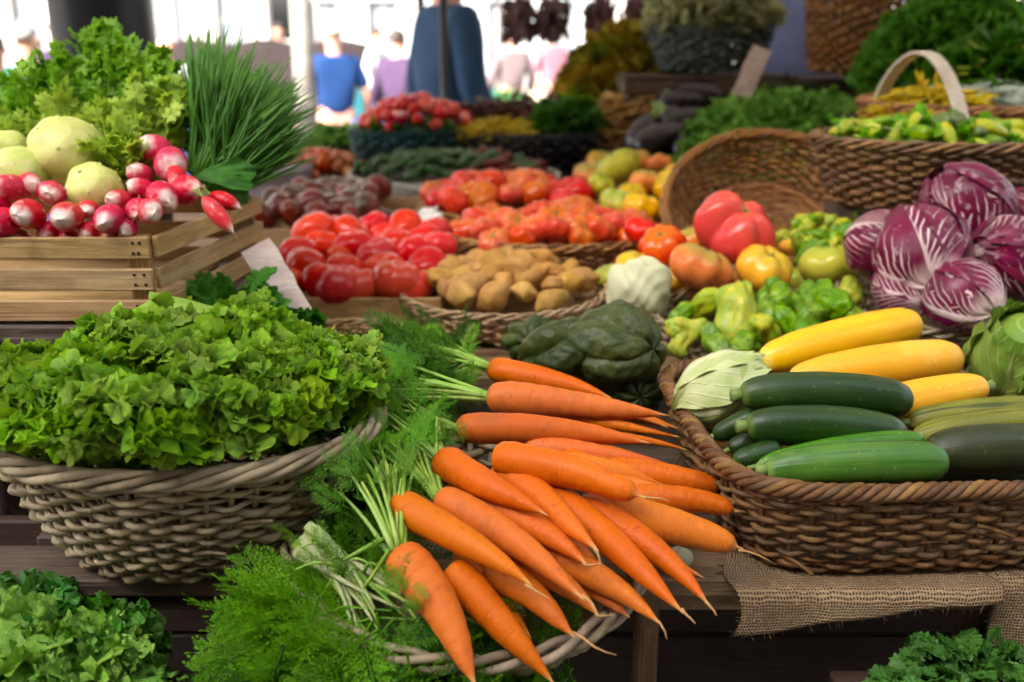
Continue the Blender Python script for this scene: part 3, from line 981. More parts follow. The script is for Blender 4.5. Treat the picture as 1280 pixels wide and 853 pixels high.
RADIC = radicchio()

def cabbage(name, c1, c2, vein, k=30.):
    m = Mt(name, c1)
    m.lay(m.noise(14), .38, .66, c2)
    nt = m.nt
    uv = nd(nt, 'SeparateXYZ', {0: m.tc.outputs['UV']})
    wob = math_(nt, 'MULTIPLY', math_(nt, 'SUBTRACT', m.noise(24), .5), .12)
    u = math_(nt, 'ABSOLUTE', math_(nt, 'SUBTRACT', math_(nt, 'ADD', math_(nt, 'MULTIPLY', uv.outputs[0], 2.0), wob), 1.0))
    v = uv.outputs[1]
    mid = ramp(nt, math_(nt, 'SUBTRACT', math_(nt, 'MULTIPLY', math_(nt, 'SUBTRACT', 1.0, v), .09), u), -.04, .01)
    sw = math_(nt, 'SINE', math_(nt, 'MULTIPLY', math_(nt, 'SUBTRACT', v, math_(nt, 'MULTIPLY', u, .8)), k))
    side = math_(nt, 'MULTIPLY', ramp(nt, sw, .86, 1.0), .6)
    kk = math_(nt, 'MAXIMUM', mid, side)
    m.c = mixc(nt, math_(nt, 'MULTIPLY', kk, .8), m.c, vein)
    m.vary(.2, .02)
    m.bump(kk, .5, .003); m.bump(m.noise(38, detail=5), .5, .006)
    return m.end(.45, .25, transl=.12)
CAB_P = cabbage('pale_cabbage_leaf', (.36, .44, .15), (.50, .54, .26), (.60, .60, .38))
CAB_G = cabbage('green_cabbage_leaf', (.13, .24, .03), (.24, .32, .06), (.38, .42, .15))
LET_PALE = cabbage('crisp_lettuce_leaf', (.13, .31, .025), (.21, .42, .045), (.30, .46, .10), 36)

def lettuce_mat():
    m = Mt('frilly_lettuce_leaf', (.075, .23, .006))
    m.lay(m.noise(18), .35, .65, (.13, .34, .008))
    m.lay(m.noise(3.0), .5, .7, (.03, .12, .006), .6)
    m.lay(m.axis('Y', True, .35, 9), .62, 1.0, (.30, .50, .014), .85)
    m.lay(m.axis('Y', True), .45, .05, (.30, .42, .10), .7)
    m.vary(.45, .03, .15)
    m.bump(m.noise(110, detail=3), .7, .004)
    return m.end(.38, .35, transl=.24, tcol=(.38, .75, .02))
LET = lettuce_mat()
LET_F = leafmat('broad_lettuce_leaf', (.22, .40, .05), (.28, .45, .07), None, .45, .25, 10, bs=60, bumps=.6)
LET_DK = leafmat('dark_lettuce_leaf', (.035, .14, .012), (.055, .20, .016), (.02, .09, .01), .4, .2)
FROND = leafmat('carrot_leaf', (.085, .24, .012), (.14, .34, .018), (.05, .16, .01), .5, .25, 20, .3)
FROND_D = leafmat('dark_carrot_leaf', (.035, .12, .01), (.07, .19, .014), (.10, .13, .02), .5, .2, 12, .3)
PARS = leafmat('parsley_leaf', (.035, .14, .012), (.06, .20, .016), (.02, .08, .01), .5, .25, 9)
PARS2 = leafmat('bushy_parsley_leaf', (.09, .28, .014), (.15, .36, .018), (.05, .17, .01), .5, .25, 9)
HERB = leafmat('pale_herb_leaf', (.14, .31, .045), (.22, .40, .08), (.08, .20, .02), .5, .2, 9)
CEL = leafmat('celery_leaf', (.12, .33, .015), (.20, .42, .02), (.07, .24, .012), .45, .3, 10)
CEL_Y = leafmat('yellow_green_inner_leaf', (.46, .56, .035), (.36, .52, .03), (.26, .42, .025), .45, .3, 10)
CHIVE = leafmat('chive_blade', (.035, .15, .008), (.07, .22, .012), (.014, .07, .005), .35, .15, 6)
MUST = leafmat('yellow_flower_mass', (.55, .38, .01), (.22, .30, .015), (.65, .36, .01), .6, .1, 6)
BROWNH = leafmat('dried_herb', (.44, .27, .09), (.34, .24, .08), (.22, .2, .06), .7, .05, 6, bs=40)
BEANG = leafmat('green_bean_pod', (.12, .22, .02), (.22, .28, .03), (.06, .14, .015), .4, .05, 5)
BEANY = leafmat('yellow_bean_pod', (.60, .42, .03), (.50, .40, .03), (.3, .32, .03), .4, .05, 5)
SHALLOT = lump('shallot_skin', (.55, .22, .09), (.48, .15, .08), (.6, .32, .14), (.3, .1, .05), .4, 6, .2)
PALEF = leafmat('pale_fennel_leaf', (.42, .50, .22), (.55, .58, .32), (.3, .42, .12), .5, .2, 8)
RIBBONM = leafmat('silver_leaf', (.35, .42, .36), (.45, .5, .44), (.2, .3, .2), .4, .1, 8)

def burlap():
    m = Mt('burlap', (.34, .235, .135))
    nt = m.nt
    uv = nd(nt, 'SeparateXYZ', {0: m.tc.outputs['UV']})
    wu = math_(nt, 'MULTIPLY', math_(nt, 'SUBTRACT', m.noise(45, detail=3), .5), .022)
    wv = math_(nt, 'MULTIPLY', math_(nt, 'SUBTRACT', m.noise(52, detail=3), .5), .022)
    fu = math_(nt, 'ABSOLUTE', math_(nt, 'SINE', math_(nt, 'MULTIPLY', math_(nt, 'ADD', uv.outputs[0], wu), 3.14159 * 95)))
    fv = math_(nt, 'ABSOLUTE', math_(nt, 'SINE', math_(nt, 'MULTIPLY', math_(nt, 'ADD', uv.outputs[1], wv), 3.14159 * 95)))
    h = math_(nt, 'MAXIMUM', fu, fv)
    hole = ramp(nt, math_(nt, 'ADD', h, math_(nt, 'MULTIPLY', m.noise(120), .25)), .92, .62)
    m.lay(m.noise(14), .35, .7, (.25, .165, .09))
    m.lay(m.noise(200, detail=2), .5, .7, (.44, .32, .2), .6)
    m.c = mixc(nt, hole, m.c, (.045, .028, .018))
    m.bump(h, .9, .003); m.bump(m.noise(300), .4, .001)
    return m.end(.9, .1)
BURLAP = burlap()
CARD = wood('weathered_card', (.50, .40, .36), (.58, .47, .42), (.36, .27, .24), .4, .7, .1)
PAPER = plain('white_paper', (.75, .75, .72), .8, .05); CARDB = plain('brown_cardboard', (.42, .27, .14), .8, .08, 6, .2, 30)
HANDLE = wood('steamed_wood_strap', (.46, .40, .32), (.55, .48, .38), (.30, .24, .18), .6, .55, .1)
POLE = plain('black_painted_iron', (.006, .007, .011), .4, .2, 3, .1, 20)
GPOST = plain('grey_stone', (.30, .28, .26), .8, .2, 6, .4, 18)
WHITEP = plain('white_paint', (.78, .78, .76), .6, .04); PLASTW = plain('white_plastic_sheet', (.62, .66, .70), .3, .08, 12, .5, 30)
STRAWB = plain('lavender_tub_plastic', (.42, .40, .55), .35)
DARKSOIL = plain('dark_void_cloth', (.012, .01, .009), .9)

# ------------------------------------------------------------------ the setting
def sheet(name, x0, x1, y0, y1, z, mat, n=2, kind='structure', wave=None):
    xs = np.linspace(x0, x1, n); ys = np.linspace(y0, y1, n)
    X, Y = np.meshgrid(xs, ys)
    Z = np.full_like(X, z) if wave is None else z + wave(X, Y)
    return ob(name, mesh(name, np.stack([X, Y, Z], -1), gridf(n, n), None, mat, None, True), kind=kind)

def paving():
    m = Mt('pale_paving', (.30, .28, .26))
    b = nd(m.nt, 'TexBrick', {'Vector': m.vec((1, 1, 1)), 'Scale': 1.4, 'Mortar Size': .02, 'Color1': rgb((.32, .30, .28)), 'Color2': rgb((.25, .24, .22)), 'Mortar': rgb((.2, .19, .18))})
    m.c = b.outputs[0]
    m.lay(m.noise(1.2, detail=6), .45, .7, (.30, .29, .27), .6)
    m.bump(b.outputs[1], -.3, .01)
    return m.end(.75, .3)
sheet('ground', -150, 150, -60, 240, 0, paving(), 2)

# market canopy over the stall: white canvas on a frame
cv = Mt('cream_canvas', (.70, .64, .54)); cv.bump(cv.noise(30), .2, .004)
CANVAS = cv.end(.9, .1, transl=.08, tcol=(1, .92, .78))
can = thing('market_canopy', 'white canvas market canopy with scalloped valance above the vegetable stall', 'canopy', (0, 0, 0))
def canv(x0, x1, y0, y1, z0, rise):
    n = 24
    X, Y = np.meshgrid(np.linspace(x0, x1, n), np.linspace(y0, y1, n))
    Z = z0 + rise * (1 - np.abs((Y - (y0 + y1) / 2) / ((y1 - y0) / 2))) - .05 * np.sin((X - x0) / (x1 - x0) * np.pi * 3) ** 2
    return mesh('canvas', np.stack([X, Y, Z], -1), gridf(n, n), None, CANVAS)
ob('canvas', canv(-3.2, 3.6, 1.3, 5.2, 2.75, .5), can)
# rear valance, its lower edge just shows at the top of the view
n, mth = 121, 4
u = np.linspace(0, 1, n)
P = []
for j in range(mth):
    t = j / (mth - 1)
    drop = (.92 + .05 * np.abs(np.sin(u * 40))) * t
    P.append(np.stack([-3.2 + 6.8 * u, 5.2 + .03 * np.sin(u * 90) * t, 2.75 - drop * .6], 1))
ob('valance', mesh('valance', np.array(P).reshape(-1, 3), gridf(mth, n), None, CANVAS), can)
for x, y in ((-3.1, 1.38), (3.5, 1.38), (-3.1, 5.1), (3.5, 5.1)):
    g = G().add(*tube(np.array([[x, y, 0], [x, y, 2.8]]), .025, 12)); ob('frame_post', g.mesh('frame_post', GPOST), can)
g = G()
for y in (1.35, 3.25, 5.15):
    g.add(*tube(np.array([[-3.2, y, 2.72 + (.5 if y == 3.25 else 0)], [3.6, y, 2.72 + (.5 if y == 3.25 else 0)]]), .02, 8))
ob('ridge_bar', g.mesh('ridge_bar', GPOST), can)

# dark iron pillar behind the crate
px = thing('iron_pillar', 'black painted iron pillar standing behind the celery leaves at the left', 'pillar', (xat(130, 1.85, 1.5), 1.85, 0))
g = G().add(*tube(np.array([[0, 0, .12], [0, 0, .9], [0, 0, 2.0], [0, 0, 3.1]]), [.085, .085, .087, .09], 40)); ob('shaft', g.mesh('shaft', POLE), px)
g = G().add(*box(0, 0, .06, .3, .3, .12, .01)); ob('footing', g.mesh('footing', POLE, False), px)

# --- wooden stall tables
tb = thing('stall_table', 'long weathered wooden market table whose plank edge carries the baskets in front', 'table', (0, 0, 0))
def part_box(name, parent, c, s, mat, b=.003, rot=None, kind=None):
    """box whose longest side lies along its own x"""
    s = list(s); k = s.index(max(s))
    if k == 0: R = Matrix.Identity(3); d = s
    elif k == 1: R = Matrix.Rotation(math.pi / 2, 3, 'Z'); d = [s[1], s[0], s[2]]
    else: R = Matrix.Rotation(-math.pi / 2, 3, 'Y'); d = [s[2], s[1], s[0]]
    V, Q, T = box(0, 0, 0, *d, b)
    M = R.to_4x4()
    if rot is not None: M = Euler(rot).to_matrix().to_4x4() @ M
    return ob(name, mesh(name, V, Q, T, mat, smooth=False), parent, M=Matrix.Translation(Vector(c)) @ M, kind=kind)
TZ = .95
# front plank and the planks behind it (left part keeps only the front plank)
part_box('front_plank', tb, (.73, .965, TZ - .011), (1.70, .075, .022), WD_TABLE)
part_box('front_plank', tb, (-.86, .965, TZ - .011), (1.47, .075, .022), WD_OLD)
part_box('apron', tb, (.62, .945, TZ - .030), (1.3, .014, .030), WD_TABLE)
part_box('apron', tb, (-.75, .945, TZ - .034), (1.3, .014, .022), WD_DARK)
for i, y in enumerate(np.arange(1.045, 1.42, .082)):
    part_box('plank', tb, (.595 + .003 * (i % 2), y, TZ - .013), (1.96, .078, .02), WD_OLD)  # darker wood paints in the shadow between carrots and basket
part_box('step_board', tb, (.595, 1.428, .88), (1.96, .012, .21), WD_OLD)
part_box('support_rail', tb, (-.47, 1.055, TZ - .02), (.16, .05, .03), WD_OLD)
for i, y in enumerate(np.arange(1.475, 3.2, .105)):
    z = 1.0 + .05 * min(1, max(0, (y - 1.42) / .6))
    part_box('plank', tb, (.28 + .004 * (i % 2), y, z - .012), (2.9, .10, .02), WD_TABLE)
for x, y0, h_ in ((xat(808, .965, .85), .965, TZ - .024), (xat(1214, .965, .85), .965, TZ - .024)):
    part_box('post', tb, (x, .972, h_ / 2), (.024, .036, h_), WD_TABLE)
for x in (-1.15, 1.65):
    for y in (1.5, 3.1):
        part_box('leg', tb, (x, y, .48), (.06, .06, .96), WD_TABLE)
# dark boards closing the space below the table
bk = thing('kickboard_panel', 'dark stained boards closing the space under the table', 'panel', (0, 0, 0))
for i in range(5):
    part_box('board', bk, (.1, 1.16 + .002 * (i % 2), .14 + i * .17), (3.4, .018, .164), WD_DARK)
# --- old dark crate stand under the radish crate
st = thing('old_crate_stand', 'old dark slatted wooden stand under the radish crate', 'stand', (0, 0, 0))
sx0, sx1, sy0, sy1, sz = -1.0, -.40, 1.215, 1.60, 1.145
part_box('top_board', st, ((sx0 + sx1) / 2, sy0 + .06, sz - .012), (sx1 - sx0, .12, .022), WD_OLD)
part_box('top_board', st, ((sx0 + sx1) / 2, sy0 + .20, sz - .012), (sx1 - sx0, .12, .022), WD_OLD)
part_box('top_board', st, ((sx0 + sx1) / 2, sy0 + .34, sz - .012), (sx1 - sx0, .12, .022), WD_OLD)
part_box('rail', st, ((sx0 + sx1) / 2, sy0 + .022, sz - .050), (sx1 - sx0, .016, .052), WD_OLD)
for i in range(5): part_box('added_backing', st, ((sx0 + sx1) / 2, sy1 + .01, .36 + i * .17), (sx1 - sx0, .014, .16), WD_DARK)  # dark backing added to shut out daylight behind the slats
part_box('rail', st, ((sx0 + sx1) / 2, sy0 + .022, .62), (sx1 - sx0, .016, .06), WD_OLD)
for pxx, wd in ((-32, 50), (62, 78), (150, 70)):
    x = xat(pxx, sy0 + .01, 1.0)
    part_box('slat', st, (x, sy0 + .006, .80), (wd / FPX * 1.3, .014, .66), WD_OLD)
for x in (sx0 + .03, sx1 - .03):
    for y in (sy0 + .05, sy1 - .05):
        part_box('post', st, (x, y, .56), (.04, .04, 1.12), WD_OLD)
# raised riser crates on the right for the high baskets
def riser(label, x0, x1, y0, y1, z0, z1, mat=WD_OLD):
    r = thing('riser_crate', label, 'crate', ((x0 + x1) / 2, (y0 + y1) / 2, z0))
    hx, hy, H = (x1 - x0) / 2, (y1 - y0) / 2, z1 - z0
    nrow = max(2, int(H / .045)); sh = H / nrow
    for i in range(nrow):
        z = sh * (i + .5)
        part_box('slat', r, (0, -hy, z), (2 * hx, .010, sh * .8), mat)
        part_box('slat', r, (0, hy, z), (2 * hx, .010, sh * .8), mat)
        part_box('slat', r, (-hx + .006, 0, z), (.010, 2 * hy - .012, sh * .8), mat)
        part_box('slat', r, (hx - .006, 0, z), (.010, 2 * hy - .012, sh * .8), mat)
    nb = max(3, int(2 * hy / .09))
    for i in range(nb):
        part_box('top_board', r, (0, -hy + (i + .5) * 2 * hy / nb, H + .004), (2 * hx, 2 * hy / nb * .94, .008), mat)
    for a in (-1, 1):
        for b in (-1, 1):
            part_box('corner_post', r, (a * (hx - .025), b * (hy - .02), H / 2), (.024, .02, H), mat)
    return r
riser('dark riser crate under the wicker basket of mixed peppers behind the radicchio', .64, 1.30, 1.80, 2.03, 1.03, 1.185)
riser('dark riser crate under the basket with the pale arched handle', .80, 1.45, 2.06, 2.42, 1.05, 1.24)
riser('long dark riser crate under the heap of pale green herbs', .24, .78, 2.46, 2.98, 1.05, 1.13)
riser('tall dark riser crate under the bushy dark parsley', .80, 1.7, 2.48, 2.98, 1.05, 1.30)
riser('dark crate stack under the grey-green basket of pale fennel', .33, .84, 3.02, 3.40, 1.05, 1.37)
part_box('plank', tb, (.5, 3.33, 1.038), (2.4, .2, .02), WD_TABLE)
# low crate with greens in front below the table
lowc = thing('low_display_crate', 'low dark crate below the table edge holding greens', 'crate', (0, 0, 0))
part_box('top_board', lowc, (-.1, .86, .655), (2.6, .16, .02), WD_DARK)  # crate boards use the darkest wood to imitate shade below the table
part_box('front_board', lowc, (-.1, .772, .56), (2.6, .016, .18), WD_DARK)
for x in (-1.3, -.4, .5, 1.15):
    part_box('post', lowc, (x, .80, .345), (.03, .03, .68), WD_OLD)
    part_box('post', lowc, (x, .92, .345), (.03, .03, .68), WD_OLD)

for x0_, x1_, lab_ in ((-.66, -.24, 'dark box carrying the ruffled lettuces at the bottom left'), (.34, .66, 'dark box carrying the toothed greens at the bottom right')):
    bx = thing('wooden_box', lab_, 'box', ((x0_ + x1_) / 2, .865, .667)); hx = (x1_ - x0_) / 2
    part_box('side_panel', bx, (0, -.060, .085), (2 * hx, .010, .17), WD_DARK); part_box('side_panel', bx, (0, .045, .085), (2 * hx, .010, .17), WD_DARK)
    part_box('end_panel', bx, (-hx + .005, -.0075, .085), (.010, .094, .168), WD_DARK); part_box('end_panel', bx, (hx - .005, -.0075, .085), (.010, .094, .168), WD_DARK)
    part_box('lid', bx, (0, -.0075, .176), (2 * hx, .115, .01), WD_DARK)

# ------------------------------------------------------------------ street behind
FAC = plain('pale_limestone', (.42, .41, .39), .8, .1, 1, .3, 12); WIN = plain('window_glass', (.17, .19, .22), .4, .1); FRM = plain('window_frame_paint', (.35, .35, .34))
def house(label, x0, x1, Y, H, fl, nw, mat, kind='building'):
    h_ = thing('town_house', label, 'building', ((x0 + x1) / 2, Y, 0))
    W = x1 - x0; g = G()
    fh = H / fl; cw = W / nw
    for f in range(fl):          # wall built as piers and spandrels round the openings
        g.add(*box(0, 0, f * fh + fh * .14, W, .4, fh * .28, .01))
        g.add(*box(0, 0, f * fh + fh * .91, W, .4, fh * .18, .01))
        for i in range(nw + 1):
            g.add(*box(-W / 2 + i * cw + (cw * .15 if i == 0 else -cw * .15 if i == nw else 0), 0, f * fh + fh * .55, cw * (.3 if i in (0, nw) else .5), .39, fh * .54, .01))
    ob('wall', g.mesh('wall', mat, False), h_)
    for f in range(fl):
        for i in range(nw):
            wx = -W / 2 + (i + .5) * cw
            wo = ob('window', mesh('window', *box(wx, .02, f * fh + fh * .55, cw * .52, .05, fh * .54, .005), mat=WIN, smooth=False), h_)
            g = G()
            g.add(*box(wx, -.02, f * fh + fh * .55, .06, .05, fh * .54)); g.add(*box(wx, -.02, f * fh + fh * .56, cw * .5, .05, .05))
            ob('frame', g.mesh('frame', FRM, False), wo)
            ob('sill', mesh('sill', *box(wx, -.25, f * fh + fh * .265, cw * .6, .12, .06), mat=FRM, smooth=False), wo)
    ob('cornice', mesh('cornice', *box(0, -.12, H + .1, W + .3, .7, .25, .02), mat=FRM, smooth=False), h_)
    V = np.array([[-W/2-.2, -.4, H+.22], [W/2+.2, -.4, H+.22], [W/2+.2, 7, H+.22], [-W/2-.2, 7, H+.22], [-W/2-.2, 3.3, H+2.4], [W/2+.2, 3.3, H+2.4]])
    ob('roof', mesh('roof', V, [[0, 1, 5, 4], [3, 4, 5, 2], [0, 3, 2, 1]], [[0, 4, 3], [1, 2, 5]], GPOST, smooth=False), h_)
    return h_
PINKF = plain('rose_plaster', (.40, .35, .33), .8, .1); BLUEF = plain('blue_grey_plaster', (.36, .39, .43), .8, .1)
house('tall pale limestone house across the street at the far right', 2.2, 11.5, 24, 10, 3, 6, FAC)
house('pale limestone house across the street behind the striding man in denim', -5.4, 2.0, 26, 8.2, 3, 5, BLUEF)
BR = plain('dark_brick_facade', (.20, .13, .09), .85, .2, 3)
bh = house('dark brick building added unseen behind the viewer to block front light', -14, 14, -5.0, 9.0, 3, 12, BR)  # added out of view to hold back sky light from the front
bh.rotation_euler.z = math.pi
house('low white house across the street behind the black pillar', -15.5, -5.8, 25, 6.4, 2, 6, PINKF)

# grey stone post in the street
gp = thing('stone_post', 'slim grey stone post standing in the street left of the man in royal blue', 'post', (xat(377, 7.0, 1.5), 7.0, 0))
ob('shaft', G().add(*tube(np.array([[0, 0, .15], [0, 0, 1.5], [0, 0, 3.2]]), [.075, .07, .065], 16)).mesh('shaft', GPOST), gp)
ob('footing', G().add(*tube(np.array([[0, 0, 0], [0, 0, .15], [0, 0, .16]]), [.13, .12, .08], 16)).mesh('footing', GPOST), gp)
gp = thing('canopy_pole', 'thin dark pole beside the man in the denim shirt', 'pole', (xat(527, 5.6, 1.5), 5.6, 0))
ob('shaft', G().add(*tube(np.array([[0, 0, 0], [0, 0, 3.0]]), .022, 12)).mesh('shaft', POLE), gp)

# people
person('man in a royal blue T-shirt and jeans walking away in the bright street', (xat(418, 8.2, 1.2), 8.2, 0), math.radians(200), 1.58, SKIN2, BLUE, JEAN, HAIR_G, .42, {'elbow_l': (.30, .04, 1.15), 'wrist_l': (.32, -.08, .92), 'step': .16})
person('man in a blue denim shirt standing sideways behind the red radishes', (xat(562, 5.0, 1.3), 5.0, 0), math.radians(118), 1.93, SKIN2, DENIM, GREYB, HAIR_D, .97, {'elbow_l': (.25, .05, 1.12), 'wrist_l': (.26, -.05, .88)})
person('woman in purple and pink walking in the street between the two men in blue', (xat(498, 9.5, 1.2), 9.5, 0), math.radians(160), 1.52, SKIN2, PURP, NAVY, HAIR_D, .8, {'elbow_r': (.24, .05, 1.12), 'wrist_r': (.12, -.2, 1.1)})
person('man in a teal jacket standing at the far left of the street', (xat(38, 6.5, 1.2), 6.5, 0), math.radians(150), 1.55, SKIN, TEAL, NAVY, HAIR_G, .97)
person('person in a navy jacket at the very left edge of the street', (xat(-4, 5.8, 1.2), 5.8, 0), math.radians(190), 1.5, SKIN, NAVY, JEAN, HAIR_D, .97)
person('balding man in a white shirt between the black pillar and the chives', (xat(209, 8.5, 1.2), 8.5, 0), math.radians(40), 1.50, SKIN2, WHITEC, NAVY, None, .7)
person('person in a pink top far off beside the woman in purple', (xat(545, 11, 1.2), 11, 0), math.radians(20), 1.5, SKIN2, PINKC, JEAN, HAIR_G, .5)
person('woman in a white coat with shopping left of the denim man, far away', (xat(470, 13, 1.2), 13, 0), math.radians(70), 1.55, SKIN2, WHITEC, NAVY, HAIR_D, .97)
person('man in a dark jacket far off between stone post and blue T-shirt man', (xat(350, 14, 1.2), 14, 0), math.radians(10), 1.62, SKIN, NAVY, JEAN, HAIR_D, .97)
person('shopper in grey-brown far off right of the denim man', (xat(640, 12, 1.2), 12, 0), math.radians(200), 1.55, SKIN2, GREYB, NAVY, HAIR_G, .97)
person('shopper in pink far off below the hanging bundles', (xat(690, 13, 1.2), 13, 0), math.radians(30), 1.6, SKIN2, PINKC, NAVY, HAIR_D, .6)
person('shopper in purple at the far left behind the celery', (xat(75, 10, 1.2), 10, 0), math.radians(30), 1.6, SKIN2, PURP, NAVY, HAIR_D, .9)
pallet = thing('pallet', 'low wooden pallet under the stallholder behind the stall', 'pallet', (.9, 3.75, 0))
for i in range(6): part_box('plank', pallet, (0, -.3 + i * .12, .13), (1.0, .09, .02), WD_TABLE)
for i in (-.45, 0, .45): part_box('bearer', pallet, (i, 0, .06), (.08, .7, .12), WD_TABLE)
person('stallholder in a lavender-grey overall standing behind the stall at the upper right', (xat(990, 3.75, 1.5), 3.75, .14), math.radians(-30), 1.96, SKIN, LAV, NAVY, HAIR_D, .97, {'elbow_r': (.30, -.05, 1.18), 'wrist_r': (.22, -.28, 1.12)})

# far stalls
def far_stall(label, x, y, wd, roofmat, sidemat, hang=None):
    s = thing('market_stall', label, 'stall', (x, y, 0))
    for a in (-1, 1):
        for b in (-1, 1):
            ob('post', G().add(*tube(np.array([[a * wd / 2, b * .8, 0], [a * wd / 2, b * .8, 2.2]]), .03, 8)).mesh('post', GPOST), s)
    n = 14
    X, Y = np.meshgrid(np.linspace(-wd / 2 - .2, wd / 2 + .2, n), np.linspace(-1.1, 1.1, n))
    Z = 2.5 - .35 * np.abs(Y) + .03 * np.sin(X * 9)
    ob('awning', mesh('awning', np.stack([X, Y, Z], -1), gridf(n, n), None, roofmat), s)
    part_box('counter', s, (0, 0, .8), (wd, 1.1, .05), WD_TABLE)
    u = np.linspace(0, 1, 40); V = []
    for j in range(3):
        V.append(np.stack([-wd / 2 + wd * u, -.57 + .03 * np.sin(u * 60) * j, .8 - .37 * j + 0 * u], 1))
    ob('skirt', mesh('skirt', np.array(V).reshape(-1, 3), gridf(3, 40), None, sidemat), s)
    return s
AWN_D = cloth('dark_brown_awning', (.022, .014, .015)); AWN_W = cloth('white_awning', (.72, .72, .70)); 
s = thing('market_stall', 'long low stall under a dark brown awning behind the chives and pillar', 'stall', (xat(285, 9.5, 1.3), 9.5, 0))
for a in (-1.1, 1.1):
    ob('post', G().add(*tube(np.array([[a, 0, 0], [a, 0, 1.3]]), .03, 8)).mesh('post', GPOST), s)
X, Y = np.meshgrid(np.linspace(-1.2, 1.2, 14), np.linspace(-.7, .7, 8))
ob('awning', mesh('awning', np.stack([X, Y, 1.42 - .45 * np.abs(Y - .7) ** 1.2 + .03 * np.sin(X * 9)], -1), gridf(8, 14), None, AWN_D), s)
part_box('counter', s, (0, 0, .62), (2.2, .9, .05), WD_TABLE)
far_stall('white covered stall in the street behind the hanging brown bundles', xat(700, 9.0, 1.3), 9.4, 2.4, AWN_W, WHITEC)
far_stall('white covered stall at the far left of the street', xat(20, 12, 1.3), 12.5, 3.0, AWN_W, WHITEC)
far_stall('white covered stall far behind the woman in purple', xat(500, 16, 1.3), 16.5, 3.0, AWN_W, TEAL)
far_stall('stall with pink skirt cloth far right of the bundles', xat(800, 14, 1.3), 14.5, 3.0, AWN_W, PINKC)
CRM = [plain('crate_' + n_, c_) for n_, c_ in (('red', (.35, .05, .03)), ('green', (.06, .2, .05)), ('blue', (.04, .1, .3)), ('cream', (.5, .45, .35)))]
for i, (a_, y_, cn, lab_) in enumerate(((640, 9.1, 1, 'green crate on the counter of the white stall, left end'), (672, 9.1, 3, 'cream crate on the counter of the white stall'), (704, 9.1, 0, 'red crate on the counter of the white stall'), (736, 9.1, 2, 'blue crate on the counter of the white stall, right end'),
                                    (5, 12.2, 2, 'blue crate on the far left stall counter'), (35, 12.2, 0, 'red crate on the far left stall counter'))):
    b_ = thing('produce_crate', lab_, 'crate', (xat(a_, y_, .95), y_, .83)); cm = CRM[cn]
    for sx_, sy_, wx_, wy_ in ((0, -.13, .3, .02), (0, .13, .3, .02), (-.14, 0, .02, .24), (.14, 0, .02, .24)):
        part_box('side_panel', b_, (sx_, sy_, .09), (wx_, wy_, .17), cm)
    part_box('bottom_panel', b_, (0, 0, .01), (.26, .24, .02), cm)
# hanging dark bundles on a rail beyond the stall
rl = thing('hanging_rail', 'dark rail with dried bundles hanging behind the stall', 'rail', (0, 4.6, 0))
ob('bar', G().add(*tube(np.array([[-.3, 0, 1.66], [1.3, 0, 1.66]]), .015, 8)).mesh('bar', POLE), rl)
for x in (-.3, 1.3): ob('upright', G().add(*tube(np.array([[x, 0, 0], [x, 0, 1.66]]), .02, 8)).mesh('upright', POLE), rl)
BUN = lump('dried_pepper_bundle', (.09, .035, .03), (.05, .025, .025), (.16, .06, .05), (.03, .02, .02), .5, 20, .6, 20)
tplb = [bean(i, .16, 7, .8) for i in range(3)]
for i, (px_, wd_, h_, lab) in enumerate(((648, 52, .16, 'brown dried bundle hanging at the left end of the rail'), (690, 40, .15, 'dark brown dried bundle hanging second from the left on the rail'),
                                    (750, 50, .16, 'dark dried bundle hanging above the yellow flower heap'), (800, 40, .10, 'reddish short dried bundle hanging beside the pale fennel'))):
    x = xat(px_, 4.6, 1.55); W_ = wd_ / FPX * 4.7
    n = 130
    P = np.stack([rng.normal(0, W_ * .17, n), rng.normal(0, .05, n), 1.64 - h_ * .95 * rng.random(n) - .02], 1)
    R = np.stack([aim((rng.normal(0, .3), rng.normal(0, .3), -1), up=(0, 1, 0), roll=rng.random() * 6) for _ in range(n)])
    g = G()
    for k in range(3): g.add(*scatter(tplb[k], P[k::3], R[k::3], .07))
    g.add(*tube(np.array([[0, 0, 1.66], [0, 0, 1.60]]), .006, 5))
    ob('dried_bundle', g.mesh('dried_bundle', BUN), None, loc=(x, 4.6, 0), label=lab, cat='dried bundle', group='dried bundles hanging on the rail')

# ================================================================== FOREGROUND
# --- right: brown wicker basket of courgettes on burlap
def part_mesh(name, data, mat, parent=None, W=True, smooth=True, **kw):
    V, Q, T, U = data
    if parent is not None and W: V = np.asarray(V) - np.array(parent.location)
    return ob(name, mesh(name, V, Q, T, mat, U, smooth), parent, **kw)

BZ = TZ + .004
basket('wicker_basket', 'big dark brown rectangular wicker basket holding yellow and green courgettes', 'basket', (.455, 1.122, BZ), (0, 0, math.radians(4.5)),
       .245, .208, .108, W2, k=.86, e=5, rows=13, stakes=62, sr=.0033, rim=.0090, nrim=5, sag=.02, turns=26)

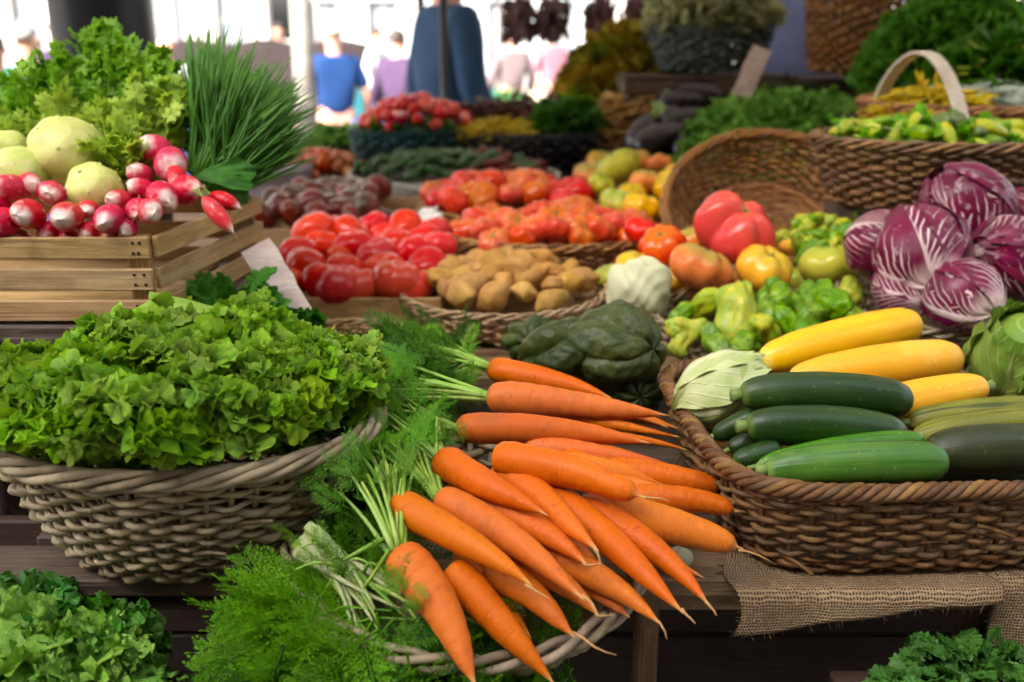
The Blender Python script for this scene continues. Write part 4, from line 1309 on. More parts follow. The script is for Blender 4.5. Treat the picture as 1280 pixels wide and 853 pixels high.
ZP = ([0, .01, .03, .08, .2, .45, .7, .88, .95, .985, 1], [.25, .42, .60, .78, .93, 1, 1.0, .93, .74, .45, .06])
ZP2 = ([0, .01, .03, .07, .16, .45, .75, .90, .96, .985, 1], [.28, .5, .68, .84, .96, 1, .98, .88, .66, .42, .06])
def zuc(name, label, a, b, wpx, mat, bend=0.0, prof=ZP, cat='courgette', group=None, ribs=0, stem=True, flip=False, sagz=-.004):
    """a, b = (px, py, D)"""
    A, B = np.array(atD(*a)), np.array(atD(*b))
    if flip: A, B = B, A
    mid = (A + B) / 2 + np.array([0, 0, bend])
    R = wpx / FPX * (a[2] + b[2]) / 4
    t = thing(name, label, cat, tuple(mid), group=group)
    ph = rng.random() * 6
    f = lambda th, v: 1 + .015 * np.sin(3 * th + ph + 2 * v) + .02 * np.sin(5 * v + ph) + (ribs * np.abs(np.sin(5 * th + ph)) if ribs else 0)
    part_mesh('fruit', longveg([A, mid, B], R, prof, f), mat, t)
    if stem:
        d = (A - mid); d /= np.linalg.norm(d)
        part_mesh('stem', tube(np.stack([A + d * -.004, A + d * .004, A + d * .010]), [R * .34, R * .30, R * .33], 7), STEMG, t)
    return t
Z = 'courgettes in the rectangular basket'
zuc('yellow_courgette', 'topmost plump yellow courgette lying at the back of the basket', (952, 452, 1.30), (1148, 405, 1.38), 55, ZUC_Y, .003, stem=False)
zuc('yellow_courgette', 'long yellow courgette in the middle, between the other two yellow ones', (988, 478, 1.22), (1200, 448, 1.28), 56, ZUC_Y, .004, stem=False)
zuc('yellow_courgette', 'shortest yellow courgette, below the other two and ending in a green stub', (1050, 525, 1.15), (1231, 484, 1.20), 50, ZUC_Y, .004, flip=True)
zuc('green_courgette', 'upper dark green courgette lying across under the yellow ones', (925, 494, 1.115), (1139, 503, 1.135), 54, ZUC_D, .007)
zuc('green_courgette', 'second dark green courgette, just below the topmost dark one', (932, 533, 1.075), (1132, 547, 1.095), 54, ZUC_D, .006)
zuc('green_courgette', 'thin light green courgette peeping out behind the bottom one', (945, 583, 1.055), (1156, 550, 1.065), 30, ZUC_L, .006)
zuc('green_courgette', 'bottom light green striped courgette against the front rim', (957, 588, 1.02), (1185, 578, 1.02), 54, ZUC_L, .004)
zuc('ribbed_cucumber', 'olive ribbed cucumber at the back of the group by the right edge', (1135, 528, 1.14), (1320, 512, 1.16), 36, CUKE_O, .003, ribs=.10, cat='cucumber')
zuc('ribbed_cucumber', 'bright olive ribbed cucumber between two darker ones at the right edge', (1142, 548, 1.10), (1320, 525, 1.11), 36, CUKE_O, .004, ribs=.12, cat='cucumber')
zuc('ribbed_cucumber', 'thick blackish cucumber in front of the olive ones at the right edge', (1158, 568, 1.06), (1330, 563, 1.06), 62, CUKE_K, .004, ribs=.05, cat='cucumber')
zuc('small_cucumber', 'stubby dark green cucumber poking out left of the upper dark courgette', (893, 545, 1.12), (945, 520, 1.10), 26, ZUC_D, 0, cat='cucumber', ribs=.06)
zuc('small_cucumber', 'small knobbly green cucumber wedged under the stubby one', (912, 562, 1.10), (950, 545, 1.09), 24, ZUC_D, 0, cat='cucumber', ribs=.06)
zuc('small_cucumber', 'round-ended dark green cucumber left of the bottom light courgette', (918, 578, 1.06), (975, 560, 1.07), 30, ZUC_D, 0, cat='cucumber', ribs=.04)
# under layer filling the basket (a few ends show between the upper ones)
zuc('green_courgette', 'shaded dark courgette low in the basket behind the light green pair', (985, 560, 1.10), (1160, 585, 1.10), 44, ZUC_D, 0, stem=False)
zuc('green_courgette', 'shaded courgette under the olive cucumbers at the right', (1120, 585, 1.10), (1300, 590, 1.12), 44, ZUC_D, 0, stem=False)

# pale cabbage wedge in the left corner of the basket
pc = thing('pale_cabbage', 'pale green crumpled cabbage heart in the left corner of the courgette basket', 'cabbage', tuple(atD(902, 487, 1.19)), (math.radians(-15), math.radians(62), math.radians(-20)))
for o in ballhead(.046, 5, CAB_P, 5, wrinkle=.035, lift=.10, parent=pc, wid=1.5, phimax=2.9, squash=1.25, edge=.03): pass
# green cabbage with reddish edge at the right rim
gc = thing('green_cabbage', 'mottled green loose cabbage at the right edge behind the cucumbers', 'cabbage', tuple(atD(1278, 445, 1.34)), (.4, -.3, .4))
ballhead(.062, 5, CAB_G, 8, wrinkle=.04, lift=.16, parent=gc, wid=1.35, squash=1.1, edge=.05)

# burlap: hangs over the plank edge under the basket
def burlap_sheet(name, label, x0, x1, drop0, drop1, y, seed):
    n, m = 60, 34
    r = np.random.default_rng(seed); p = r.random(6) * 6
    u = np.linspace(0, 1, n)[None, :]; v = np.linspace(0, 1, m)[:, None]
    X = x0 + (x1 - x0) * u + .006 * np.sin(9 * v + p[0])
    drop = drop0 + (drop1 - drop0) * u + .003 * np.sin(u * 5 + p[1]) + .0015 * np.sin(u * 17 + p[2])
    s = v * (drop + .09)                                   # length along the cloth
    top = .09
    a = np.clip((s - top) / .012, 0, 1)
    Y = y + .085 - np.minimum(s, top) - .012 * np.sin(a * np.pi / 2)
    Zc = TZ + .0015 + .0015 * np.sin(u * 40) * 0 - .012 * (1 - np.cos(a * np.pi / 2)) - np.maximum(0, s - top - .012)
    hang = np.clip((s - top) / .1, 0, 1)
    Y = Y - hang * (.006 + .004 * np.sin(u * 7 + p[3]) + .003 * np.sin(u * 17 + p[4]))
    V = np.stack(np.broadcast_arrays(X, Y, Zc), -1).reshape(-1, 3)
    U = np.stack(np.broadcast_arrays((x1 - x0) * u * 3.2, s * 3.2), -1).reshape(-1, 2)
    o = ob(name, mesh(name, V, gridf(m, n)[:, ::-1], None, BURLAP, U), label=label, cat='cloth')
    sol = o.modifiers.new('thickness', 'SOLIDIFY'); sol.thickness = .0018
    g = G()
    for k in range(46):                                   # frayed threads along the edges
        i = r.integers(n) if k > 12 else 0
        j = m - 1 if k > 12 else r.integers(10, m)
        q = V[j * n + i]; d = np.array([r.normal(0, .4) - (k <= 12), r.normal(0, .3), -1.0 * (k > 12) + r.normal(0, .3)]) * .006
        g.add(*tube(np.stack([q - d * .3, q + d * .5, q + d + [r.normal(0, .001), 0, 0]]), .0005, 3))
    ob('fringe', g.mesh('fringe', BURLAP), o, kind='stuff')
burlap_sheet('burlap_cloth', 'coarse brown burlap strip hanging over the plank under the courgette basket', xat(910, .93, .92), xat(1232, .93, .92), .048, .012, .915, 3)
burlap_sheet('burlap_cloth', 'darker burlap piece hanging lower down at the right edge behind the post', xat(1226, .95, .9), .80, .16, .17, .938, 4)

# --- left: grey wicker basket full of frilly lettuce
LB = (-.352, 1.012, BZ)
basket('wicker_basket', 'oval grey willow basket overflowing with frilly green lettuce', 'basket', LB, (0, 0, math.radians(3)),
       .200, .148, .142, W1, k=.62, e=2.1, rows=16, stakes=44, sr=.0034, rim=.0105, nrim=5, sag=.012, turns=6, sides=7)
FR, FRP = [], []
for s_ in range(7):
    q = curlyleaf(s_, A=1.2 + .12 * (s_ % 3), bend=.35 + .4 * (s_ % 3))
    FR.append(mesh('lettuce_leaf', q[0], q[1], q[2], LET, q[3]))
    if s_ < 4:
        q = curlyleaf(40 + s_, nt=20, size=.22, bend=.9)
        FRP.append(mesh('crisp_leaf', q[0], q[1], q[2], LET_PALE, q[3]))
FRV = [np.array([v.co[:] for v in m_.vertices])[::7] for m_ in FR]
lx, ly, lz = LB
def lettuce(label, c, rad, n, seed, group='frilly lettuces in the grey basket', lean=(0, 0), meshes=FR, name='lettuce', lo=-8, hi=84, base=0.0, pw=.8, rimz=None):
    r = np.random.default_rng(seed)
    t = thing(name, label, 'lettuce', c, group=group)
    for i in range(n):
        f = (i + .5) / n
        el = math.radians(lo + (hi - lo) * f ** pw)
        az = i * 2.39996 + r.normal(0, .25)
        d = Vector((math.cos(az) * math.cos(el) + lean[0], math.sin(az) * math.cos(el) + lean[1], math.sin(el) + base))
        d.normalize()
        L = rad * (.92 + .22 * r.random()) * (1.05 - .12 * f)
        rl, mi = r.normal(0, .35), int(r.integers(len(meshes)))
        R = aim(d, roll=rl)
        if rimz is not None:                      # no leaf may cut through the wall of the basket
            for _ in range(6):
                W_ = FRV[mi] @ R.T * L + np.array(c)
                q = ((W_[:, 0] - lx) / .2) ** 2 + ((W_[:, 1] - ly) / .148) ** 2
                if not ((W_[:, 2] < lz + .154) & (W_[:, 2] > lz - .01) & (q > .72) & (q < 1.13)).any() : break
                d = (d + Vector((0, 0, .35))).normalized(); R = aim(d, roll=rl)
            else: continue
        ob('leaf', meshes[mi], t, M=m4(R, (r.normal(0, .004), r.normal(0, .004), r.normal(0, .004)), L))
    return t
lx, ly, lz = LB
LS = [('frilly lettuce spilling over the left end of the grey basket rim', -.160, -.005, .148, .074), ('frilly lettuce hanging over the front rim left of the middle', -.095, -.070, .154, .078),
      ('bright frilly lettuce at the front middle of the grey basket', -.010, -.078, .162, .084), ('frilly lettuce at the front right over the lettuce basket rim', .080, -.055, .152, .078),
      ('frilly lettuce against the right end of the grey basket', .145, .010, .148, .070), ('frilly lettuce crowning the back of the grey basket below the card', .105, .072, .150, .070),
      ('frilly lettuce at the back left below the crate slats', -.100, .068, .146, .076), ('topmost frilly lettuce in the middle of the grey basket', -.040, .010, .176, .082),
      ('frilly lettuce right of the broad flat leaf, high in the heap', .045, .010, .174, .080), ('frilly lettuce behind the broad flat leaf', .010, .075, .172, .080),
      ('frilly lettuce at the left, behind the one over the rim', -.150, .050, .146, .064)]
for k, (lab, a, b_, c, rad_) in enumerate(LS):
    lettuce(lab, (lx + a, ly + b_, lz + c), rad_, 31, k + 1, lo=4, pw=.85, rimz=1)
# broad flat leaf lying on top
V, Q, T, U = frilly(77, m=60, n=16, fr=11, amp=.02, A=.62, cup=.9, bend=.3, ser=.035)
bl = ob('broad_leaf', mesh('broad_leaf', V, Q, None, LET_F, U), M=m4(aim((-.93, -.18, -.26), up=(0, -.55, 1)), atD(292, 388, 1.125), .135),
        label='broad pale lettuce leaf lying flat on top of the frilly heads', cat='leaf')
sol = bl.modifiers.new('thickness', 'SOLIDIFY'); sol.thickness = .006

# dark leafy greens between crate, card and lettuce
spr = [sprig(i, 7, 3) for i in range(4)]
g = heapmesh(spr, .085, .075, 0, .075, 260, .04, up=.7, flat=.6)
ob('herb_bunch', g.mesh('herb_bunch', PARS), None, loc=(xat(300, 1.29, 1.1), 1.285, TZ + .108), label='dark green herb bunch between the radish crate and the lettuce', cat='herbs')
g = G().add(*box(0, 0, .06, .19, .16, .118)); ob('herb_box', g.mesh('herb_box', CARDB, False), None, loc=(xat(318, 1.30, 1.1), 1.305, TZ), label='small cardboard box under the dark herb bunch beside the crate stand', cat='box')

# --- lower left lettuces on the low shelf
FD = []
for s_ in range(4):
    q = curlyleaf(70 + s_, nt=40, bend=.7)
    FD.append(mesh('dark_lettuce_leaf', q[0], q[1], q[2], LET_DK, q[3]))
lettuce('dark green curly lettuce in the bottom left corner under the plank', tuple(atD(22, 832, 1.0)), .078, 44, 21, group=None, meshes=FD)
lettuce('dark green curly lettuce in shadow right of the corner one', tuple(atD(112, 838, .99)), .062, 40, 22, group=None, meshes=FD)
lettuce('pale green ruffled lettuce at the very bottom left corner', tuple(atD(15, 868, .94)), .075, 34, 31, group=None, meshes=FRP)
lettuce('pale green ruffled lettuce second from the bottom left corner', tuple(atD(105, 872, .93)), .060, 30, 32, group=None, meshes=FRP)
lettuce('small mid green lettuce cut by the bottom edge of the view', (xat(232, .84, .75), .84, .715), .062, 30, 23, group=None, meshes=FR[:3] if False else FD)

# --- round wicker tray carrying the carrots
tc = atD(585, 655, 1.075)
basket('carrot_tray', 'round shallow grey wicker tray under the carrots and their leaves', 'basket', (tc.x, tc.y, tc.z - .055), (math.radians(13), 0, .2), .185, .178, .052, W1, k=.8,
       rows=6, stakes=40, sr=.0045, rim=.0095, nrim=3, turns=8)

# --- carrots
CP = ([0, .012, .03, .06, .12, .22, .4, .58, .72, .82, .89, .94, .97, 1], [.30, .60, .80, .93, 1.0, .98, .89, .75, .58, .41, .26, .14, .07, .03])
CB = ([0, .012, .03, .06, .12, .22, .4, .6, .76, .86, .91, .935, .955, 1], [.30, .60, .80, .93, 1.0, .99, .95, .86, .76, .64, .48, .22, .07, .03])
CT = ([0, .02, .08, .2, .5, .8, 1], [.4, .7, 1, .9, .6, .3, .05])
def dep(py, lay=0):
    return float(np.interp(py, [430, 460, 540, 640, 740, 850, 900], [1.36, 1.30, 1.14, .995, .925, .88, .86])) + lay
carrots = []
def carrot(label, hx, hy, tx, ty, wpx, lay=0, bend=0.0, prof=CP, stalks=None, tail=None, layt=None):
    A = np.array(atD(hx, hy, dep(hy, lay))); B = np.array(atD(tx, ty, dep(ty, lay if layt is None else layt)))
    R = wpx / FPX * dep(hy, lay) / 2 * .94
    d = (B - A); L = np.linalg.norm(d); d /= L
    side = np.cross(d, (0, 0, 1)); side /= np.linalg.norm(side)
    mid = (A + B) / 2 + side * bend * L + np.array([0, 0, .004])
    t = thing('carrot', label, 'carrot', tuple(mid), group='fan of carrots with leaves')
    p = rng.random(4) * 6
    def f(th, v):
        return 1 + .02 * np.sin(2 * th + p[0] + 3 * v) + .018 * np.sin(14 * v + p[1]) + .010 * np.sin(31 * v + p[2] + np.sin(th)) + .010 * np.sin(70 * v + 3 * np.sin(th + p[3])) + .008 * np.sin(5 * th + 23 * v + p[1])
    V, Q, T, U = longveg([A, mid, B], R, prof, f, sides=24, n=76)
    # slight sideways wander
    w_ = U[:, 1:2] if len(U) == len(V) else 0
    V = V + side * .004 * np.sin(5 * w_ + p[1]) * w_
    part_mesh('root', (V, Q, T, U), CARROT, t)
    if tail:
        c = B - d * .006
        pts = [c]
        q = d.copy()
        for k in range(5):
            q = q + rng.normal(0, .22, 3); q[2] -= .05; q /= np.linalg.norm(q)
            pts.append(pts[-1] + q * tail / 5)
        part_mesh('root_tip', tube(np.array(pts), np.linspace(.0016, .0004, 6), 5), ROOTTAIL, t)
    if stalks:
        ang, n, Ls = stalks
        # direction given in the picture plane of the heap: away from the root, turned by ang
        up = np.cross(side, d)
        base = A - d * .001
        part_mesh('crown', tube(np.stack([A + d * .006, A - d * .004, A - d * .008]), [R * .42, R * .34, R * .2], 9), STALK, t)
        c_, s_ = math.cos(ang), math.sin(ang)
        fd = -d * c_ + side * s_
        for k in range(n):
            a = (k + .5) / n * 2 - 1
            q = fd + side * a * .42 + up * rng.normal(.22, .14); q /= np.linalg.norm(q)
            st = base + side * a * R * .34 + up * R * .25 * rng.normal(0, .6)
            LL = Ls * (.8 + .4 * rng.random())
            q2 = q + side * a * .35 + rng.normal(0, .12, 3) + np.array([0, 0, -.12])
            tt = np.linspace(0, 1, 7)[:, None]
            P = st + (-d * .35 + q * .65) * LL * tt + (q2 - q) * LL * .5 * tt ** 2
            part_mesh('leaf_stalk', tube(P, np.linspace(.0031, .0015, 7), 5), STALK, t)
            for z_ in range(2):
                e = P[-1 - z_ * 2]
                dd = q2 + rng.normal(0, .3, 3)
                o = ob('leaf', FRM_[rng.integers(len(FRM_))], t, M=m4(aim(dd, roll=rng.random() * 3), e - np.array(t.location), .052 * (.8 + .5 * rng.random())))
    carrots.append(t)
    return t
FRT = [frond(i) for i in range(4)]
FRM_ = [mesh('carrot_leaf', d[0], d[1], d[2], FROND, d[3], False) for d in FRT]
for m_ in FRM_: m_.name = 'carrot_leaf'

carrot('topmost carrot of the fan, short, its back end against the dark squash', 613, 461, 765, 497, 36, .03, .02, CP, (-.05, 12, .10))
carrot('thick straight carrot just below the topmost one, tip towards the courgettes', 609, 496, 836, 520, 44, .0, .02, CP, (.15, 12, .10), layt=.03)
carrot('long pale-tipped carrot lying level, third from the top', 570, 536, 812, 553, 43, -.005, -.02, CP, (-.35, 10, .08), layt=.03)
carrot('carrot whose leafy head is left of the fan centre, tip resting mid-heap', 551, 575, 681, 646, 46, -.035, .03, CP, (-.5, 12, .115), layt=-.04)
carrot('blunt thick carrot in the centre of the fan pointing to the right', 618, 571, 808, 622, 48, -.045, -.01, CB, None, .03, layt=-.045)
carrot('carrot with its head at the left of the fan and tip at centre bottom', 492, 630, 663, 735, 48, -.02, -.02, CP, (-1.0, 12, .12), .03, layt=-.045)
carrot('long carrot beside and right of the leftmost upright-leaved one', 548, 623, 733, 748, 48, -.015, -.02, CP, (-.6, 12, .11), .03, layt=-.03)
carrot('broad carrot specked with green bits, leftmost at the bottom', 497, 690, 600, 858, 60, -.02, -.03, CP, (-.45, 12, .10), None, layt=-.015)
carrot('carrot at the bottom, second from the left, tip at the lower edge', 560, 712, 690, 858, 50, .0, -.02, CP, None, None, layt=.01)
carrot('carrot with a long hairy tail dangling over the tray rim', 608, 712, 722, 795, 44, .02, -.03, CP, None, .055, layt=.0)
carrot('carrot half hidden below the central head, tip over the long one', 600, 626, 735, 708, 44, .005, -.02, CP, None, .025, layt=-.02)
carrot('carrot emerging from under the blunt one, running down the middle', 622, 588, 747, 690, 46, -.005, -.03, CP, None, .025, layt=-.035)
carrot('very long carrot sweeping from the centre to the tray edge', 668, 612, 858, 766, 48, .01, -.03, CP, None, .02, layt=-.015)
carrot('long slim carrot right of the very long one, hooked tip', 728, 628, 888, 757, 42, .02, -.03, CP, None, .02, layt=.0)
carrot('carrot under the very long one, its tip above the table post', 680, 690, 828, 780, 42, .025, -.02, CP, None, .02, layt=.01)
carrot('big blunt carrot at the right, thin tail lying on the burlap', 745, 634, 930, 690, 50, .025, -.02, CB, None, .035, layt=.035)
carrot('carrot above the big blunt one, tip at the basket wall', 790, 623, 925, 640, 38, .04, -.03, CB, None, .02, layt=.05)
carrot('carrot pressed against the basket corner, second up from there', 708, 580, 835, 610, 36, .035, .0, CP, layt=.05)
carrot('carrot touching the courgette basket with its dark tail', 755, 590, 910, 612, 40, .045, -.02, CB, None, .025, layt=.06)
carrot('slim carrot under the level one, pointing right', 655, 560, 845, 583, 34, .035, .01, CP, layt=.06)
carrot('thin pale root among the crossed tips below the level carrot', 700, 520, 850, 548, 24, .05, .02, CT, layt=.07)
carrot('thin root with frayed end just above the slim carrot', 715, 545, 858, 563, 24, .045, -.02, CT, layt=.07)
carrot('thin root lowest among the crossed tips by the basket', 735, 562, 862, 590, 22, .05, .02, CT, layt=.07)
carrot('small thin carrot tip peeping out above the crossed tips', 740, 508, 835, 533, 26, .065, .0, CT, layt=.09)
carrot('carrot buried under the left pair, only its lower half showing', 618, 680, 750, 772, 42, .03, -.02, CP, None, .02, layt=.01)
carrot('carrot hidden in the middle below the half hidden one', 650, 640, 768, 735, 42, .035, -.02, CP, None, .02, layt=.02)
carrot('carrot deep in the heap between the very long and slim ones', 690, 560, 800, 660, 40, .06, 0, CP, layt=.04)

carrot('slim carrot deep in the fan between the two level ones and the blunt one', 640, 545, 790, 590, 32, .045, .02, CP, layt=.05)
carrot('slim carrot low in the right of the fan under the touching one', 735, 600, 880, 630, 32, .055, .02, CP, layt=.06)
carrot('slender carrot between the hooked one and the big blunt one', 735, 650, 880, 722, 30, .05, .02, CP, layt=.03)
carrot('slender carrot in shadow under the level carrots near the squash', 690, 505, 850, 535, 26, .08, -.02, CP, layt=.10)
carrot('slender carrot in the shadow at the lower left of the fan', 575, 690, 660, 800, 34, .04, .0, CP, layt=.03)
carrot('slender carrot filling the gap above the post', 700, 720, 790, 770, 32, .05, .0, CP, layt=.035)

# green specks of leaf lying on the broad carrot
g = G()
Ac, Bc = np.array(atD(497, 690, dep(690, -.02))), np.array(atD(600, 858, dep(858, -.015)))
tocam = np.array([0, 0, EYE]) - Ac; tocam /= np.linalg.norm(tocam)
for k in range(12):
    f_ = .04 + .36 * rng.random() ** 1.2
    c = Ac + (Bc - Ac) * f_ + tocam * (.0275 * (1 - .2 * f_)) + np.array([rng.normal(0, .005), 0, 0]) 
    g.add(*scatter(FRT[k % 4], c[None], aim((rng.normal(), rng.normal(), -.8), up=tocam, roll=rng.normal(0, .2))[None], .024))
ob('leaf_scrap', g.mesh('leaf_scrap', FROND, False), None, label='scraps of green leaf stuck on the broad leftmost carrot', cat='leaf scraps', kind='stuff')

# --- carrot leaves: the mass behind and left of the heads, and the mass hanging below
def frondmass(name, label, path, n, s, mat, seed, wd, lean, thick=.02, core=None):
    """fronds scattered about a strip of path points (px,py,D,half width m)"""
    r = np.random.default_rng(seed); g = G()
    P = np.array([list(atD(a, b, c)) for a, b, c, _ in path]); W = np.array([q[3] for q in path])
    f = r.random(n) * (len(P) - 1); i = f.astype(int).clip(0, len(P) - 2); q = (f - i)[:, None]
    C = P[i] * (1 - q) + P[i + 1] * q; w_ = (W[i] * (1 - q[:, 0]) + W[i + 1] * q[:, 0])
    a = r.random(n) * 6.283; rr_ = np.sqrt(r.random(n))
    C = C + np.stack([np.cos(a) * rr_ * w_, np.sin(a) * rr_ * w_ * .6, np.sin(a) * rr_ * w_ * .6], 1) + r.normal(0, thick * .4, (n, 3))
    C[:, 2] -= thick * rr_ ** 2
    D = np.array(lean)[None] + r.normal(0, .55, (n, 3))
    R = np.stack([aim(D[k], roll=r.normal(0, .9)) for k in range(n)])
    for k in range(4):
        g.add(*scatter(FRT[k], C[k::4], R[k::4], s * (.6 + .8 * r.random(len(C[k::4])))))
    # long stalks running through the mass
    for k in range(n // 5):
        j = r.integers(n); d = D[j] / np.linalg.norm(D[j]); L = s * (1 + r.random())
        t = np.linspace(0, 1, 5)[:, None]
        Pk = C[j] - d * L * .4 + d * L * t + np.array([0, 0, -.02]) * t ** 2 + r.normal(0, .003, (5, 3))
        g.add(*tube(Pk, np.linspace(.0014, .0007, 5), 4))
    return ob(name, g.mesh(name, mat, False), None, label=label, cat='carrot leaves', kind='stuff')
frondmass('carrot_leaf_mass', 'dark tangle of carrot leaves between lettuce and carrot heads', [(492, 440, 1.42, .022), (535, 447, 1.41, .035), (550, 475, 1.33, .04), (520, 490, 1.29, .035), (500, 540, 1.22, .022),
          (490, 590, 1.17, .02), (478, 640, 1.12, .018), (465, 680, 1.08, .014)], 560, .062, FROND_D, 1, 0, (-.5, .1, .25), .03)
frondmass('carrot_leaf_mass', 'brighter carrot leaves round the heads of the left carrots', [(575, 437, 1.35, .010), (560, 475, 1.30, .015), (515, 500, 1.25, .025), (500, 545, 1.19, .015), (498, 600, 1.10, .010), (492, 650, 1.04, .008), (480, 700, 1.0, .008)],
          110, .05, FROND, 2, 0, (-.6, .1, .15), .02)
frondmass('hanging_carrot_leaves', 'bright feathery carrot leaves hanging below the tray at bottom centre', [(375, 835, .96, .012), (420, 825, .935, .022), (470, 815, .905, .030), (530, 838, .925, .034), (610, 840, .955, .03), (680, 835, .955, .018)],
          430, .075, FROND, 3, 0, (-.25, -.25, -.5), .03)
frondmass('hanging_carrot_leaves', 'feathery leaf sprays reaching left across the dark space below the basket', [(365, 800, .955, .010), (385, 790, .95, .012), (410, 775, .95, .012), (440, 760, .95, .012)], 60, .085, FROND, 5, 0, (-1.2, -.2, .05), .01)
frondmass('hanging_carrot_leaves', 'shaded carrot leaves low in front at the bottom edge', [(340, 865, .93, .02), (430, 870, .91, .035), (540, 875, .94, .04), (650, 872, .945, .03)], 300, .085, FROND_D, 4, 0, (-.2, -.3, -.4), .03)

# pale leaf-stalk bunch at the left of the tray
sb = thing('stalk_bunch', 'bunch of pale cut leaf stalks with green leaves, left below the carrots', 'herb bunch', tuple(atD(470, 700, .97)))
base = np.array(atD(388, 672, .985)); neck = np.array(atD(440, 715, .96))
for k in range(11):
    o1 = rng.normal(0, 1, 3) * np.array([.009, .006, .009])
    e = np.array(atD(520 + rng.normal(0, 45), 800 + rng.normal(0, 30), .93))
    t = np.linspace(0, 1, 9)[:, None]
    P = (1 - t) ** 2 * (base + o1) + 2 * t * (1 - t) * (neck + o1 * .8) + t ** 2 * e
    part_mesh('stalk', tube(P, .0062 * np.interp(t[:, 0], [0, .15, .35, 1], [1, .95, .5, .22]), 7), STALKP if k < 7 else STALK, sb)
for k in range(16):
    st_ = base + (neck - base) * (.3 + .9 * rng.random()) + rng.normal(0, .006, 3)
    a = rng.random() * 6.28
    q = np.array([math.cos(a), -.35, math.sin(a)])
    L = .03 + .035 * rng.random(); t = np.linspace(0, 1, 6)[:, None]
    P = st_ + q * L * t + np.array([0, 0, -.03]) * t ** 2
    part_mesh('leaf_stalk', tube(P, np.linspace(.0022, .001, 6), 5), STALK, sb)
    ob('leaf', FRM_[k % 4], sb, M=m4(aim(q + rng.normal(0, .2, 3), roll=rng.random() * 3), P[-1] - np.array(sb.location) - q * .01, .045))
for k, (a, b) in enumerate((((505, 650), (455, 735)), ((500, 665), (430, 700)), ((520, 735), (585, 850)), ((470, 705), (560, 850)), ((430, 720), (520, 760)))):
    A, B = np.array(atD(*a, .98)), np.array(atD(*b, .93)); t = np.linspace(0, 1, 8)[:, None]
    P = A + (B - A) * t + np.array([.006, -.012, .01]) * np.sin(t * np.pi)
    part_mesh('leaf_stalk', tube(P, np.linspace(.003, .0018, 8), 6), STALK, sb)

# garlic-like pale root under the right carrots
V, Q, T, U = blob(lambda th, ph: (.016 * np.sin(ph) * np.cos(th), .013 * np.sin(ph) * np.sin(th), .011 * np.cos(ph) * (1 + .1 * np.cos(4 * th))))
ob('pale_root', mesh('pale_root', V, Q, None, FENN, U), None, loc=tuple(atD(848, 697, 1.06)), label='small pale root lying on the plank right of the carrots', cat='root')

# --- bottom right feathery green leaves
spr2 = [sprig(20 + i, 7, 5) for i in range(4)]
g = heapmesh(spr2, .080, .04, 0, .04, 260, .025, up=.7, flat=.6)
ob('leafy_greens', g.mesh('leafy_greens', LET_DK), None, loc=(xat(1222, .86, .88), .865, .842), label='dark toothed green leaves at the bottom right edge of the view', cat='greens', kind=None)

# ================================================================== LEFT CRATE
cr = thing('radish_crate', 'slatted pale pine crate heaped with radishes and kohlrabi', 'crate', (-.452, 1.222, 1.147), (0, 0, math.radians(0)))
CH, CWD, CD = .113, .56, .335
skew = math.radians(-9)
rs = Euler((0, 0, math.radians(90) + skew))
for i in range(3):
    z = .0155 + i * .0405
    part_box('slat', cr, (-CWD / 2, 0, z), (CWD, .008, .027), WD_CRATE, .0012)
    part_box('slat', cr, (-CWD / 2 + .05, CD, z), (CWD, .008, .027), WD_CRATE, .0012)
    # right side runs back and slightly to the right
    c = Vector((.004 + math.sin(-skew) * CD / 2, math.cos(skew) * CD / 2 + .004, z))
    part_box('slat', cr, c, (CD - .004, .008, .027), WD_CRATE, .0012, rot=(0, 0, math.radians(90) + skew))
    part_box('slat', cr, (-CWD + .0, CD / 2, z), (CD - .012, .008, .027), WD_CRATE, .0012, rot=(0, 0, math.radians(90)))
for (x, y) in ((-.018, .012), (.036, CD - .014), (-CWD + .02, .012), (-CWD + .02, CD - .012)):
    part_box('corner_post', cr, (x, y, CH / 2 - .003), (.026, .014, CH), WD_CRATE, .001)
nm = mesh('nail', *blob(lambda th, ph: (.0022 * np.sin(ph) * np.cos(th), .0010 * np.cos(ph) + 0 * th, .0022 * np.sin(ph) * np.sin(th)), 8, 5)[:2], None, POLE)
for i in range(3):
    for x in (-.010, -.022, -CWD + .02, -.29):
        for dz in (-.006, .007):
            ob('nail', nm, cr, loc=(x + rng.normal(0, .0015), -.0045, .0155 + i * .0405 + dz))
for i in range(5):
    part_box('bottom_slat', cr, (-CWD / 2, .035 + i * .066, .005), (CWD - .02, .055, .006), WD_CRATE, .001)

cx, cy, cz = cr.location
RM = []
for s_ in range(5):
    r = np.random.default_rng(s_); p = r.random(4) * 6; el = 1.0 + .25 * r.random()
    def f(th, ph, p=p, el=el):
        s = np.sin(ph)
        k = 1 + .05 * np.sin(2 * th + p[0]) + .04 * np.cos(3 * ph + p[1])
        return s * k * np.cos(th) * .94, s * k * np.sin(th) * .94, np.cos(ph) * el * k + .13 * np.exp(-(ph / .14) ** 2)
    d = blob(f, 26, 18)
    RM.append(mesh('radish_body', d[0], d[1], None, RADISH, d[3]))
RTm = mesh('rootlet', *tube(np.array([[0, 0, .95], [.02, 0, 1.3], [.12, .03, 1.7], [.1, .1, 2.1]]), [.05, .03, .016, .006], 5)[:3], ROOTTAIL)
RSm = G()
for k in range(4):
    a = k * 1.6
    RSm.add(*tube(np.array([[0, 0, -.9], [.1 * math.cos(a), .1 * math.sin(a), -1.3], [.35 * math.cos(a), .35 * math.sin(a), -1.75]]), [.08, .06, .05], 5))
RSm = RSm.mesh('leaf_stub', STALK)
rad_list = []
